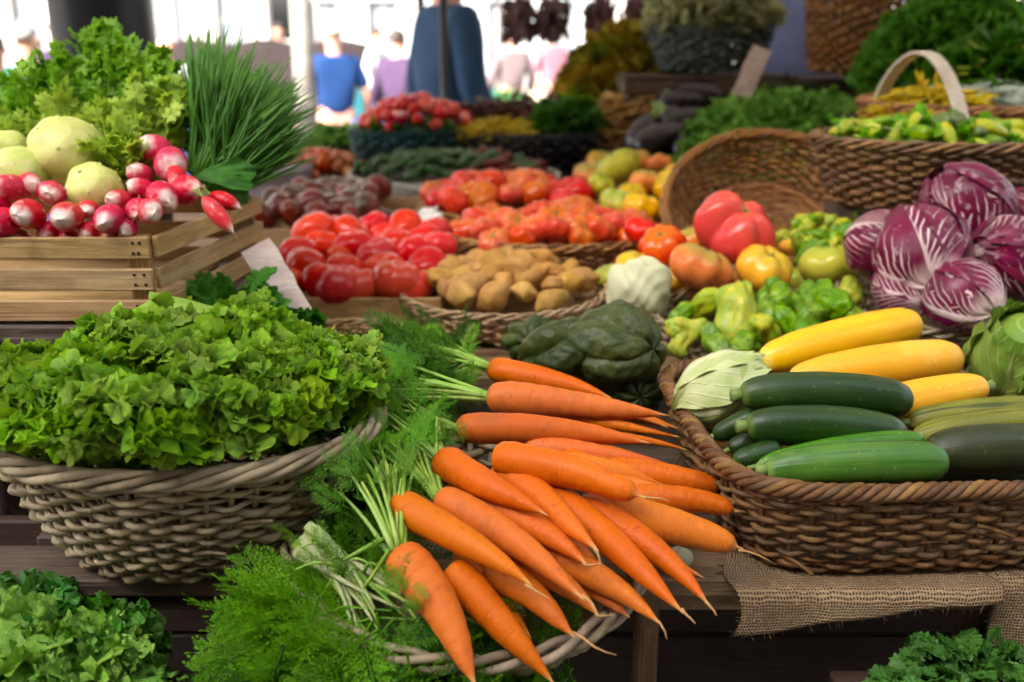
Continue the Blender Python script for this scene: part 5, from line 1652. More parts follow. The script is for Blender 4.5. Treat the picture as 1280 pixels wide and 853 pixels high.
def radish(px_, py_, D, wpx, tip=(0, -1, .1), mat=None, long=1.0, red=False):
    p = atD(px_, py_, D); s = wpx / FPX * D / 2 * .93; long = long * 1.12
    R = aim(tip) @ np.array([[1, 0, 0], [0, 0, 1], [0, -1, 0]])   # local +Z (white tip) towards 'tip'
    o = thing('radish', None, None, (0, 0, 0)); o.matrix_basis = m4(R, p, 1.0)
    b = ob('body', RM[len(rad_list) % 5], o, M=Matrix.Diagonal((s, s, s * long, 1)))
    if red: b.material_slots[0].link = 'OBJECT'; b.material_slots[0].material = RADISH_R
    ob('rootlet', RTm, o, M=Matrix.Diagonal((s, s, s * long, 1)))
    ob('leaf_stub', RSm, o, M=Matrix.Diagonal((s, s, s * long, 1)))
    rad_list.append(o)
    return o
T1 = (-.05, -1, .1)
R_SPEC = [(5, 278, 1.245, 40, (-.5, -1, 0)), (35, 268, 1.245, 45, (0, -1, .15)), (84, 271, 1.245, 43, (.1, -1, .05)), (137, 274, 1.24, 42, (.02, -1, -.05)),
          (14, 236, 1.285, 40, (-.6, -.6, .1)), (38, 233, 1.30, 36, (.6, -.6, .2)), (65, 242, 1.28, 38, (.3, -1, .2)), (150, 252, 1.285, 34, (-.3, -.8, .3)),
          (172, 262, 1.25, 32, (.2, -1, -.3)), (187, 264, 1.245, 36, (.6, -.8, .1)), (203, 247, 1.27, 44, (.5, -.7, -.1)), (178, 238, 1.30, 34, (-.5, -.5, .4)),
          (176, 220, 1.33, 34, (-.3, -.6, .6)), (232, 238, 1.29, 42, (.8, -.5, .2)), (213, 205, 1.33, 48, (.4, -.8, -.1)), (197, 190, 1.36, 42, (-.4, -.5, .5)),
          (221, 222, 1.30, 30, (.3, -.8, -.5)), (110, 262, 1.27, 28, (.2, -1, 0)), (60, 290, 1.262, 30, (0, -1, -.3)), (112, 290, 1.258, 30, (0, -1, -.3)), (160, 284, 1.252, 28, (0, -1, -.2)), (-6, 255, 1.28, 40, (0, -1, .3)),
          (0, 296, 1.262, 32, T1), (85, 300, 1.27, 30, T1), (140, 300, 1.265, 30, T1), (25, 300, 1.27, 30, T1)]
for a in R_SPEC: radish(*a)
autolabel(rad_list, 'pink and white radish', 'of the radish crate', 4, 'radish', 'radishes heaped in the pine crate')
n0 = len(rad_list)
o = radish(272, 268, 1.235, 27, (.62, -.35, -.62), long=1.9, red=True); tag(o, 'long red radish hanging over the right side of the crate', 'radish', 'radishes heaped in the pine crate')
o = radish(281, 251, 1.31, 24, (.8, -.2, -.35), long=1.5, red=True); tag(o, 'long red radish behind the one hanging over the crate side', 'radish', 'radishes heaped in the pine crate')

# kohlrabi
KM = []
for s_ in range(3):
    r = np.random.default_rng(50 + s_); p = r.random(6) * 6
    def f(th, ph, p=p):
        s = np.sin(ph)
        k = 1 + .035 * np.sin(3 * th + p[0]) * s + .04 * np.sin(2 * ph + p[1]) + .025 * np.sin(6 * th + 4 * ph + p[2]) * s
        return s * k * np.cos(th) * 1.04, s * k * np.sin(th), np.cos(ph) * .86 * k
    d = blob(f, 36, 22); KM.append((d, 1))
KMm = [mesh('kohlrabi_body', d[0][0], d[0][1], None, CELERIAC, d[0][3]) for d in KM]
for (px_, py_, D, wpx, lab, rt) in ((85, 188, 1.36, 92, 'largest pale green kohlrabi, round, in front of the celery leaves', (.5, .3, .2)),
                                    (119, 236, 1.31, 68, 'pale kohlrabi sitting just above the front radishes', (.9, -.2, 1.0)),
                                    (30, 213, 1.34, 66, 'pale green kohlrabi left of the largest one', (.3, -.4, 2.0)),
                                    (6, 192, 1.40, 62, 'kohlrabi cut by the left edge of the view', (.2, .5, 3.0))):
    p = atD(px_, py_, D); s = wpx / FPX * D / 2
    o = thing('kohlrabi', lab, 'kohlrabi', tuple(p), rt, 'kohlrabi in the radish crate')
    ob('bulb', KMm[int(px_) % 3], o, M=Matrix.Diagonal((s, s, s, 1)))
    for k in range(5):
        a = k * 1.3 + px_; q = Vector((math.cos(a) * .75, math.sin(a) * .75, .55)) * s
        g = G().add(*tube(np.array([list(q * .9), list(q * 1.04)]), [s * .09, s * .06], 7)); ob('leaf_scar', g.mesh('leaf_scar', CELERIAC), o)

# celery leaf bunches
LBT = [sprig(40 + i, 6, 3, True) for i in range(4)]
def leafbunch(name, label, pts, mat, matst, n, s, seed, base):
    """stalks rising from base with leafy ends at picture places pts=(px,py,D,spread)"""
    r = np.random.default_rng(seed)
    t = thing(name, label, 'leaf bunch', tuple(base)); b0 = np.array(base); g = G()
    for k in range(12):
        a = pts[r.integers(len(pts))]; e = np.array(atD(a[0], a[1] + 20, a[2])) + r.normal(0, a[3] * .4, 3)
        tt = np.linspace(0, 1, 6)[:, None]
        P = b0 + r.normal(0, .02, 3) * (1 - tt) + (e - b0) * tt + np.array([0, 0, .02]) * np.sin(tt * np.pi)
        part_mesh('stalk', tube(P, np.linspace(.004, .0016, 6), 6), matst, t)
    for k in range(n):
        a = pts[r.integers(len(pts))]
        c = np.array(atD(a[0], a[1], a[2])) + r.normal(0, 1, 3).clip(-1.8, 1.8) * np.array([a[3], a[3] * .8, a[3]])
        d = (c - b0); d /= np.linalg.norm(d); d += r.normal(0, .5, 3) + np.array([0, -.25, .1])
        V, Q, T, U = scatter(LBT[k % 4], c[None], aim(d, roll=r.normal(0, .9))[None], s * (.7 + .6 * r.random()))
        g.add(V - np.array(t.location), Q, T, U)
    ob('foliage', g.mesh('foliage', mat), t, kind='stuff')
    return t
leafbunch('celery', 'bright green celery leaves rising in front of the black pillar', [(135, 80, 1.56, .018), (165, 110, 1.52, .025), (120, 115, 1.52, .03), (90, 140, 1.50, .03), (180, 150, 1.50, .03), (140, 150, 1.48, .035)], CEL, STALK, 900, .031, 1, atD(120, 215, 1.42))
leafbunch('celery', 'lower loose celery leaves at the left edge behind the kohlrabi', [(30, 165, 1.52, .03), (62, 130, 1.54, .025), (75, 160, 1.5, .025), (10, 185, 1.5, .03)], CEL, STALK, 460, .031, 2, atD(60, 215, 1.45))
leafbunch('celery_heart', 'yellow-green inner leaves between kohlrabi and chives', [(150, 190, 1.42, .022), (175, 170, 1.44, .025), (195, 150, 1.46, .022), (155, 215, 1.38, .02), (45, 190, 1.45, .02), (110, 165, 1.45, .02)], CEL_Y, STALK, 620, .034, 3, atD(150, 230, 1.38))

# chives
cb = np.array(atD(262, 235, 1.42))
cv_ = thing('chive_bunch', 'big dark green bunch of chives standing out to the right of the crate', 'chives', tuple(cb), group=None)
BL = [bladeT(i, .016) for i in range(5)]
P, R, S = [], [], []
for k in range(860):
    u = rng.random(); v = rng.random()
    tx = 240 + 150 * u + rng.normal(0, 6); ty = 52 + 60 * (u ** 1.6) + 90 * v * u + 60 * v * (1 - u) + rng.normal(0, 8)
    if rng.random() < .12: ty -= 18
    e = np.array(atD(tx, ty, 1.40 + .20 * rng.random()))
    b_ = np.array(atD(235 + 60 * (.7 * v + .3 * u) , 215 + 30 * v, 1.40 + .07 * rng.random()))
    d = e - b_; L = np.linalg.norm(d)
    P.append(b_ - cb); R.append(aim(d, roll=rng.random() * 6)); S.append(L)
P, R, S = np.array(P), np.array(R), np.array(S)
g = G()
for k in range(5): g.add(*scatter(BL[k], P[k::5], R[k::5], S[k::5]))
ob('blade', g.mesh('blade', CHIVE), cv_, kind='stuff')
V, Q, T, U = frilly(90, m=50, n=14, fr=9, amp=.03, A=.42, cup=1.0, bend=.5, ser=.01)
for (a, d, s_, rl_) in (((238, 222, 1.37), (.9, .1, .12), .085, .3), ((250, 236, 1.38), (.9, .1, -.05), .07, -.3)):
    ob('wrapper_leaf', mesh('wrapper_leaf', V, Q, None, PARS, U), cv_, M=m4(aim(d, up=(0, -1, .4), roll=rl_), np.array(atD(*a)) - cb, s_))

# price card leaning beside the tomatoes
def card(name, label, a, b, D1, D2, wpx, mat, th=.003, rag=True):
    A, B = np.array(atD(*a, D1)), np.array(atD(*b, D2)); d = B - A; L = np.linalg.norm(d); d /= L
    W_ = wpx / FPX * D1
    view = A / 1.0 - np.array([0, 0, EYE]); side = np.cross(d, view); side /= np.linalg.norm(side); nrm = np.cross(side, d)
    n = 12; t = np.linspace(0, 1, n)
    V = []
    for z_ in (0, th):
        for s in (-1, 1):
            V.append(A + d * L * t[:, None] + side * (W_ / 2 * s + (rng.normal(0, W_ * .03, (n, 1)) if rag else 0)) + nrm * z_)
    V = np.concatenate(V); F = []
    for i in range(n - 1):
        F += [[i, i + 1, n + i + 1, n + i], [2 * n + i, 3 * n + i, 3 * n + i + 1, 2 * n + i + 1], [i, 2 * n + i, 2 * n + i + 1, i + 1], [n + i, n + i + 1, 3 * n + i + 1, 3 * n + i]]
    F += [[0, n, 3 * n, 2 * n], [n - 1, 3 * n - 1, 4 * n - 1, 2 * n - 1]]
    return ob(name, mesh(name, V - A, F, None, mat, smooth=False), None, loc=tuple(A), label=label, cat='card')
card('price_card', 'blank pinkish wooden card leaning between the crate and red tomatoes', (320, 306), (374, 398), 1.43, 1.37, 38, CARD)
card('price_card', 'pale grey blank card stuck in the herb heap beside the aubergines', (953, 60), (920, 133), 2.62, 2.62, 24, CARD)

# ================================================================== MIDDLE AND REAR
PM = [mesh('potato', *[d for d in potato(i)[:3]], POTATO) for i in range(6)]
def tier(y): return 1.0 + .05 * min(1, max(0, (y - 1.42) / .6))

def hexpile(cx, cy, rx, ry, z0, h, s, jit=.25, rot=0):
    out = []
    nx = int(rx / s) + 2; ny = int(ry / (s * .87)) + 2
    for j in range(-ny, ny + 1):
        for i in range(-nx, nx + 1):
            x = (i + .5 * (j % 2)) * s + rng.normal(0, s * jit * .4); y = j * s * .87 + rng.normal(0, s * jit * .4)
            q = (x / rx) ** 2 + (y / ry) ** 2
            if q > .92: continue
            out.append((cx + x, cy + y, z0 + h * (1 - q) ** .7 + rng.normal(0, s * .07)))
    return out

def scatter_things(name, meshes, places, s, sv, tilt, calm=None, calo=.5, mats=None, offs=.5):
    res = []
    for k, (x, y, z) in enumerate(places):
        S = s * (1 + sv * (rng.random() * 2 - 1))
        e = Euler((rng.normal(0, tilt), rng.normal(0, tilt), rng.random() * 6.28))
        o = ob(name, None if calm else meshes[rng.integers(len(meshes))]) if calm else ob(name, meshes[rng.integers(len(meshes))])
        o.location = (x, y, z); o.rotation_euler = e
        if calm:
            b = ob('fruit', meshes[rng.integers(len(meshes))], o, M=Matrix.Diagonal((S, S, S, 1)))
            ob('calyx', calm[k % len(calm)], o, M=Matrix.Translation((0, 0, calo * S)) @ Matrix.Diagonal((S, S, S, 1)))
            if mats:
                b.material_slots[0].link = 'OBJECT'; b.material_slots[0].material = mats[rng.integers(len(mats))]
        else:
            o.scale = (S, S, S)
            if mats:
                o.material_slots[0].link = 'OBJECT'; o.material_slots[0].material = mats[rng.integers(len(mats))]
        res.append(o)
    return res
CAL = [calyx(i).mesh('calyx', STEMG) for i in range(3)]

# potatoes
pb = (xat(628, 1.68, 1.05), 1.68)
basket('potato_basket', 'round pale cane basket full of yellow-brown potatoes', 'basket', (pb[0], pb[1], tier(1.68) + .004), (math.radians(2), 0, 0), .178, .168, .052, W4, k=.85, rows=6, stakes=48, sr=.0035, rim=.0065, nrim=3)
pl = hexpile(pb[0], pb[1], .168, .156, tier(1.68) + .052, .040, .046, .4)
pots = scatter_things('potato', PM, pl, .026, .32, .5)
autolabel(pots, 'rounded brown potato', 'of the cane basket', 6, 'potato', 'potatoes in the round cane basket')
o = scatter_things('potato', PM, [tuple(atD(655, 342, 1.72))], .042, 0, .2)[0]
tag(o, 'largest potato, lying on top at the back of the heap', 'potato', 'potatoes in the round cane basket')

# oval wooden tray in front of the red tomatoes
tx_, ty_ = xat(438, 1.50, 1.06), 1.50
ot = basket('oval_tray', 'empty oval pale cane tray in front of the red tomatoes', 'basket', (tx_, ty_, tier(1.5) + .003), (0, 0, -.1), .102, .066, .038, W4, k=.85, rows=5, stakes=30, sr=.003, rim=.006, nrim=3)
# red tomatoes in a flat wooden box
def flatbox(name, label, x0, x1, y0, y1, z0, h, mat, cat='box', th=.008):
    b = thing(name, label, cat, ((x0 + x1) / 2, (y0 + y1) / 2, z0)); hx, hy = (x1 - x0) / 2, (y1 - y0) / 2
    part_box('side_panel', b, (0, -hy, h / 2), (2 * hx, th, h), mat); part_box('side_panel', b, (0, hy, h / 2), (2 * hx, th, h), mat)
    part_box('end_panel', b, (-hx + th / 2, 0, h / 2), (th, 2 * hy - th, h * .98), mat); part_box('end_panel', b, (hx - th / 2, 0, h / 2), (th, 2 * hy - th, h * .98), mat)
    part_box('bottom_panel', b, (0, 0, .004), (2 * hx - th * 2, 2 * hy - th, .006), mat)
    return b
rx0, rx1 = xat(345, 1.75, 1.07), xat(562, 1.85, 1.07)
flatbox('tomato_box', 'low thin wooden box filled with bright red tomatoes', rx0 - .005, rx1 + .0, 1.62, 2.06, tier(1.62) + .018, .040, WD_CRATE)
TMr = [mesh('red_tomato', *tomato(i, 5 + i % 3, .035 + .02 * (i % 3), .84)[:3], T_RED) for i in range(6)]
places = []
for j, y in enumerate(np.arange(1.665, 2.06, .068)):
    for x in np.arange(rx0 + .03 + .03 * (j % 2), rx1 - .02, .074):
        places.append((x + rng.normal(0, .006), y + rng.normal(0, .006), tier(y) + .062 + .012 * math.sin((y - 1.6) * 6) + rng.normal(0, .004)))
toms = scatter_things('red_tomato', TMr, places, .038, .16, .35, CAL, .5)
autolabel(toms, 'glossy red tomato', 'of the wooden box', 6, 'tomato', 'red tomatoes in the low wooden box')
for (a, s_, lab) in (((426, 358, 1.70), .045, 'large red tomato at the front edge, left of the other big one'), ((497, 352, 1.70), .044, 'large red tomato at the front edge beside the potatoes'),
                     ((443, 310, 1.86), .040, 'red tomato standing highest in the middle of the wooden box')):
    o = scatter_things('red_tomato', TMr, [tuple(atD(*a))], s_, 0, .2, CAL, .5)[0]; tag(o, lab, 'tomato', 'red tomatoes in the low wooden box')

# dark plum tomatoes behind them
dx0, dx1 = xat(318, 2.2, 1.08), xat(500, 2.3, 1.08)
flatbox('tomato_box', 'brown cardboard tray of dark purple-brown tomatoes', dx0, dx1 + .035, 2.14, 2.58, 1.052, .04, CARDB)
TMd = [mesh('dark_tomato', *tomato(20 + i, 4, .04, .85, nu=24, nv=14)[:3], T_DRK) for i in range(5)]
pl = []
for j, y in enumerate(np.arange(2.18, 2.56, .062)):
    for x in np.arange(dx0 + .03 + .03 * (j % 2), dx1 - .045, .062):
        pl.append((x + rng.normal(0, .006), y, 1.115 + rng.normal(0, .005) + .01 * math.sin((y - 2.18) * 8)))
dt = scatter_things('dark_tomato', TMd, pl, .033, .15, .5)
autolabel(dt, 'glossy dark purple tomato', 'of the cardboard tray', 6, 'tomato', 'dark tomatoes in the cardboard tray')
o = scatter_things('dark_tomato', TMd, [tuple(atD(474, 282, 2.33))], .058, 0, .2)[0]
tag(o, 'big reddish-brown tomato at the right end of the dark ones', 'tomato', 'dark tomatoes in the cardboard tray')
# crumpled paper
n = 12; X, Y = np.meshgrid(np.linspace(0, 1, n), np.linspace(0, 1, n))
A, B, C_ = np.array(atD(498, 288, 2.16)), np.array(atD(532, 292, 2.12)), np.array(atD(526, 256, 2.32))
V = A + (B - A) * X[..., None] + (C_ - A) * Y[..., None] * (1 - .6 * np.abs(X[..., None] - .6)) + rng.normal(0, .004, (n, n, 3))
po = ob('paper_sheet', mesh('paper_sheet', V.reshape(-1, 3), gridf(n, n), None, PAPER), None, label='crumpled white paper between dark tomatoes and the orange-red ones', cat='paper')
po.modifiers.new('thickness', 'SOLIDIFY').thickness = .0008

# middle basket (behind the potatoes) and the upper one, orange-red ribbed tomatoes
TMo = [mesh('ribbed_tomato', *tomato(40 + i, 6 + i % 4, .16, .70)[:3], T_ORR) for i in range(6)]
mx = xat(690, 2.03, 1.08)
basket('tomato_basket', 'wide cane basket of ribbed orange-red tomatoes right behind the potatoes', 'basket', (mx, 2.04, 1.056), (0, 0, 0), .215, .150, .046, W3, k=.88, rows=5, stakes=48, sr=.0035, rim=.008, nrim=3)
pl = hexpile(mx, 2.04, .205, .142, 1.100, .028, .060, .3)
ts = scatter_things('ribbed_tomato', TMo, pl, .037, .18, .5, CAL, .5)
autolabel(ts, 'ribbed orange-red tomato', 'of the basket behind the potatoes', 5, 'tomato', 'ribbed tomatoes in the basket behind the potatoes')
ux = xat(637, 2.38, 1.08)
basket('tomato_basket', 'round cane basket of red tomatoes, behind the ribbed orange-red ones', 'basket', (ux, 2.40, 1.056), (math.radians(3), 0, 0), .205, .185, .05, W3, k=.88, rows=5, stakes=48, sr=.0035, rim=.008, nrim=3)
TMu = [mesh('bright_tomato', *tomato(60 + i, 4 + i % 4, .08, .78)[:3], T_RED) for i in range(6)]
pl = hexpile(ux, 2.40, .197, .177, 1.110, .045, .062, .3)
ts = scatter_things('bright_tomato', TMu, pl, .037, .18, .5, CAL, .5, mats=[T_RED, T_RED, T_ORR])
autolabel(ts, 'bright red tomato', 'of the farther round basket', 6, 'tomato', 'red tomatoes in the farther round basket')
o = scatter_things('bright_tomato', TMu, [tuple(atD(722, 266, 2.24))], .05, 0, .2, CAL, .5, mats=[T_ORR])[0]
tag(o, 'large smooth red-orange tomato at the right rim of the farther basket', 'tomato', 'red tomatoes in the farther round basket')

# yellow tomatoes
yx = xat(795, 2.35, 1.1)
basket('tomato_basket', 'cane basket of yellow ribbed tomatoes left of the tipped basket', 'basket', (yx, 2.38, 1.056), (0, 0, 0), .125, .175, .05, W3, k=.88, rows=5, stakes=36, sr=.0035, rim=.008, nrim=3)
TMy = [mesh('yellow_tomato', *tomato(80 + i, 5 + i % 3, .14, .76)[:3], T_YEL) for i in range(5)]
YS = [(803, 263, 2.24, 52, 0, 'yellow tomato lowest at the front of the yellow heap'), (771, 254, 2.28, 46, 2, 'yellow-green tomato left of the lowest yellow one'), (835, 232, 2.36, 46, 0, 'yellow tomato at the right of the yellow heap near the tipped basket'),
      (806, 228, 2.38, 42, 1, 'orange-yellow tomato in the centre of the yellow heap'), (772, 212, 2.50, 58, 2, 'wide green-streaked tomato high in the yellow heap'), (738, 217, 2.52, 40, 1, 'orange tomato at the upper left of the yellow heap'),
      (728, 238, 2.46, 34, 0, 'small yellow tomato at the left edge of the yellow heap'), (850, 216, 2.48, 38, 0, 'yellow tomato farthest right at the back of the heap'), (795, 202, 2.60, 40, 1, 'orange tomato at the very top of the yellow heap'),
      (752, 203, 2.62, 36, 1, 'small orange tomato at the back left of the yellow heap'), (825, 208, 2.56, 36, 1, 'orange tomato behind the centre of the yellow heap'), (790, 243, 2.33, 36, 0, 'yellow tomato wedged in the middle of the heap'), (752, 232, 2.40, 36, 2, 'greenish tomato between small yellow and orange ones')]
for (a, b, D, wpx, mi, lab) in YS:
    o = scatter_things('yellow_tomato', TMy, [tuple(atD(a, b, D))], wpx / FPX * D / 2, .0, .35, CAL, .5, mats=[[T_YEL, T_ORG, T_YG][mi]])[0]
    tag(o, lab, 'tomato', 'yellow tomatoes left of the tipped basket')

# right group: pink beefsteak and its neighbours on a tray
fx = xat(925, 1.82, 1.06)
basket('tomato_tray', 'low red-brown wicker tray under the pink and orange-green tomatoes', 'basket', (fx, 1.83, tier(1.83) + .004), (0, 0, 0), .235, .185, .035, W3, k=.9, rows=4, stakes=56, sr=.0035, rim=.007, nrim=3)
TMp = mesh('pink_tomato', *tomato(9, 5, .24, .84, .10, 72, 40)[:3], T_PINK)
TMg = [mesh('heirloom_tomato', *tomato(100 + i, 6 + i % 3, .15, .72)[:3], T_ORG) for i in range(5)]
def one(name, me, a, b, D, wpx, rot, mat, lab, grp='tomatoes on the low tray right of the potatoes', cal=.52):
    p = atD(a, b, D); s = wpx / FPX * D / 2
    o = thing(name, lab, 'tomato', tuple(p), rot, grp)
    bb = ob('fruit', me, o, M=Matrix.Diagonal((s, s, s, 1)))
    if mat: bb.material_slots[0].link = 'OBJECT'; bb.material_slots[0].material = mat
    ob('calyx', CAL[int(a) % 3], o, M=Matrix.Translation((0, 0, cal * s)) @ Matrix.Diagonal((s, s, s, 1)))
one('pink_tomato', TMp, 917, 287, 1.74, 94, (.55, .12, .4), None, 'huge pink-red ribbed beefsteak tomato on top of the others', cal=.62)
one('heirloom_tomato', TMg[0], 955, 336, 1.68, 74, (.45, 0, 1), T_YEL, 'round yellow tomato with green marks below the pink one')
one('heirloom_tomato', TMg[1], 877, 336, 1.68, 80, (.4, -.1, 2), T_ORG, 'wide orange tomato with green ribs left of the yellow one')
one('heirloom_tomato', TMg[2], 828, 307, 1.78, 62, (.3, -.3, 0), T_ORR, 'orange-red ribbed tomato with a green side at left of the tray')
one('heirloom_tomato', TMg[3], 1038, 332, 1.72, 74, (.3, .1, 3), T_YG, 'yellow-green flattened tomato at the right of the tray')
one('heirloom_tomato', TMg[4], 795, 337, 1.74, 56, (.5, .1, 1), T_YEL, 'yellow-orange tomato partly behind the white root')
one('heirloom_tomato', TMg[0], 805, 291, 1.9, 52, (.3, .3, 1), T_RED, 'small red tomato behind the orange-red ribbed one')
one('heirloom_tomato', TMg[1], 866, 300, 1.82, 46, (.3, .3, 4), T_ORG, 'orange tomato tucked between pink and ribbed ones')
one('heirloom_tomato', TMg[2], 760, 346, 1.76, 40, (.3, .3, 4), T_YG, 'small greenish tomato at the right edge of the potatoes')
one('heirloom_tomato', TMg[3], 988, 308, 1.80, 36, (.4, .2, 2), T_YEL, 'small yellow tomato right of the pink one')
one('heirloom_tomato', TMg[4], 1003, 350, 1.76, 46, (.2, .1, 5), T_YG, 'greenish tomato between the round yellow and flattened ones')
one('heirloom_tomato', TMg[0], 915, 352, 1.72, 44, (.2, .1, 2), T_ORG, 'orange tomato low at the front of the tray')
one('heirloom_tomato', TMg[1], 840, 350, 1.74, 44, (.2, .1, 2), T_YEL, 'orange-yellow tomato low at the tray front beside the white root')
one('heirloom_tomato', TMg[1], 893, 318, 1.84, 60, (.2, .1, 3), T_ORG, 'orange tomato directly under the pink one')

# small yellow-green peppers right of the pink tomato
PPY = [mesh('small_pepper', *pepper(i, .14)[:3], YPEP) for i in range(4)]
PPG = [mesh('green_pepper', *pepper(10 + i, .2)[:3], GPEP) for i in range(6)]
pl = []
for k in range(30):
    u, v = rng.random(), rng.random()
    pl.append(tuple(atD(985 + 100 * u, 322 - 48 * v, 1.74 + .12 * v)))
ps = scatter_things('small_pepper', PPY, pl, .017, .25, 1.3, mats=[YPEP, YPEP, GPEP])
autolabel(ps, 'small yellow-green pepper', 'right of the pink tomato', 4, 'pepper', 'small peppers right of the pink tomato')

# green lumpy peppers in a round basket
gx = xat(945, 1.56, 1.05)
basket('pepper_basket', 'round grey-brown basket of shiny green lumpy peppers behind the courgettes', 'basket', (gx, 1.565, tier(1.5) + .002), (math.radians(4), 0, 0), .165, .130, .052, W1, k=.86, rows=6, stakes=44, sr=.0035, rim=.0075, nrim=3)
GP = [(860, 413, 1.47, 46), (895, 430, 1.44, 48), (850, 400, 1.52, 40), (880, 385, 1.55, 46), (918, 400, 1.48, 74), (900, 378, 1.56, 44), (955, 415, 1.47, 52), (965, 390, 1.52, 50), (990, 405, 1.50, 46), (985, 378, 1.56, 44), (1015, 395, 1.52, 48), (1038, 378, 1.56, 60),
      (1010, 372, 1.60, 42), (960, 372, 1.60, 42), (930, 378, 1.60, 40), (1005, 425, 1.47, 60), (1055, 395, 1.55, 54), (850, 428, 1.46, 36), (930, 432, 1.45, 50), (1060, 370, 1.62, 40)]
pl = [tuple(atD(a, b, c)) for a, b, c, _ in GP]
gp_ = scatter_things('green_pepper', PPG, pl, .019, .0, 1.1, mats=[GPEP] * 6 + [YPEP])
for o, q in zip(gp_, GP):
    s = q[3] / FPX * q[2] / 2 * .90; o.scale = (s, s, s * .9)
autolabel(gp_, 'shiny green lumpy pepper', 'of the grey-brown basket', 4, 'pepper', 'green peppers in the round basket')

# white root and dark squash
wr = atD(799, 364, 1.64)
r = np.random.default_rng(3); p = r.random(8) * 6
def f(th, ph):
    x, y, z = np.sin(ph) * np.cos(th), np.sin(ph) * np.sin(th), np.cos(ph)
    k = 1 + .10 * np.sin(4 * x + p[0] + 2 * z) * np.cos(3 * z + p[1]) + .05 * np.sin(7 * y + 9 * z * x + p[2]) + .025 * np.sin(19 * x * y + 11 * z + p[3]) - .10 * np.exp(-((x + .5 * z + .1) / .12) ** 2)
    return x * k * .051, y * k * .049, z * k * .055
d = blob(f, 56, 36)
ob('white_root', mesh('white_root', d[0], d[1], None, FENN, d[3]), None, loc=tuple(wr), label='whitish gnarled celery root right of the potato basket', cat='celery root')
part_box('support_block', tb, (wr.x, wr.y + .01, (wr.z - .05 + TZ) / 2), (.06, .05, wr.z - .05 - TZ), WD_OLD)
def squash(label, c, R, rot, nr=9, seed=1, el=1.15, mat=SQUASH):
    t = thing('dark_squash', label, 'squash', tuple(c), rot)
    p = np.random.default_rng(seed).random(6) * 6
    def f(th, ph):
        s = np.sin(ph)
        w_ = np.abs(np.sin(nr * (th + .12 * np.sin(3 * ph + p[0])) / 2)) ** .6
        k = .80 + .22 * w_ * s ** .5 + .12 * np.sin(3 * th + p[1] + 2 * ph) * s + .045 * np.sin(7 * th + 4 * ph + p[2]) * np.sin(4 * ph + p[3]) + .02 * np.sin(19 * th) * np.sin(14 * ph + p[4])
        z = np.cos(ph) * el * (.9 + .1 * w_) - .14 * np.exp(-(ph / .3) ** 2)
        return R * s * k * np.cos(th), R * s * k * np.sin(th), R * z
    d = blob(f, 144, 54); ob('rind', mesh('rind', d[0], d[1], None, mat, d[3]), t)
squash('large dark green deeply ribbed squash behind the topmost carrot', atD(766, 438, 1.36), .066, (math.radians(65), math.radians(55), .5), 6)
squash('mid-sized wrinkled dark squash leaning against the large one, nearest the top carrot', atD(704, 447, 1.37), .056, (math.radians(70), math.radians(35), 1.2), 6, 9)
squash('smallest dark ribbed squash at the left, just below the potato basket', atD(664, 428, 1.46), .040, (math.radians(70), math.radians(-20), .1), 8, 4)
squash('dark squash low in the shadow between large squash and basket', atD(790, 490, 1.37), .040, (math.radians(80), math.radians(20), .1), 8, 5)

# radicchio
rx_ = .705
basket('radicchio_basket', 'round greyish basket piled with red and white radicchio heads', 'basket', (rx_, 1.565, tier(1.5) + .012), (math.radians(4), 0, 0), .178, .155, .066, W1, k=.82, rows=7, stakes=44, sr=.0036, rim=.0075, nrim=3)
RD = [(1152, 316, 1.53, 62, (math.radians(58), math.radians(30), math.radians(20)), 'radicchio in the middle of the heap with a broad white base'),
      (1210, 262, 1.60, 58, (math.radians(25), math.radians(-35), math.radians(30)), 'topmost radicchio, fanned white veins over its crown'),
      (1102, 306, 1.58, 46, (math.radians(70), math.radians(-20), math.radians(200)), 'darker radicchio at the left of the heap'),
      (1203, 370, 1.47, 50, (math.radians(70), math.radians(-50), math.radians(10)), 'radicchio lying low at the front of the heap'),
      (1130, 362, 1.53, 38, (math.radians(60), math.radians(60), math.radians(60)), 'small radicchio under the middle one by the left rim'),
      (1262, 325, 1.54, 58, (math.radians(50), math.radians(-60), math.radians(80)), 'radicchio cut by the right edge of the view'),
      (1300, 290, 1.64, 56, (math.radians(50), math.radians(20), math.radians(80)), 'radicchio half outside the right edge, behind the others')]
for i, (a, b, D, rpx, rot, lab) in enumerate(RD):
    t = thing('radicchio', lab, 'radicchio', tuple(atD(a, b, D)), (-rot[0], rot[1], rot[2]), 'radicchio heads in the greyish basket')
    ballhead(rpx / FPX * D * .98, 7, RADIC, 30 + i, wrinkle=.02, lift=.05, parent=t, wid=1.35, phimax=3.05, squash=1.1)

SPG0 = [sprig(160 + i, 6, 3, True) for i in range(3)]
# tipped empty basket
tb_c = atD(962, 262, 2.12)
basket('tipped_basket', 'round red-brown wicker basket tipped up, its woven inside showing behind the pink tomato', 'basket', (tb_c.x + .01, tb_c.y + .07, tb_c.z - .075), (math.radians(47), math.radians(4), math.radians(-8)),
       .225, .20, .11, W3, k=.72, rows=13, stakes=46, sr=.0042, rim=.0095, nrim=4, coil=True)
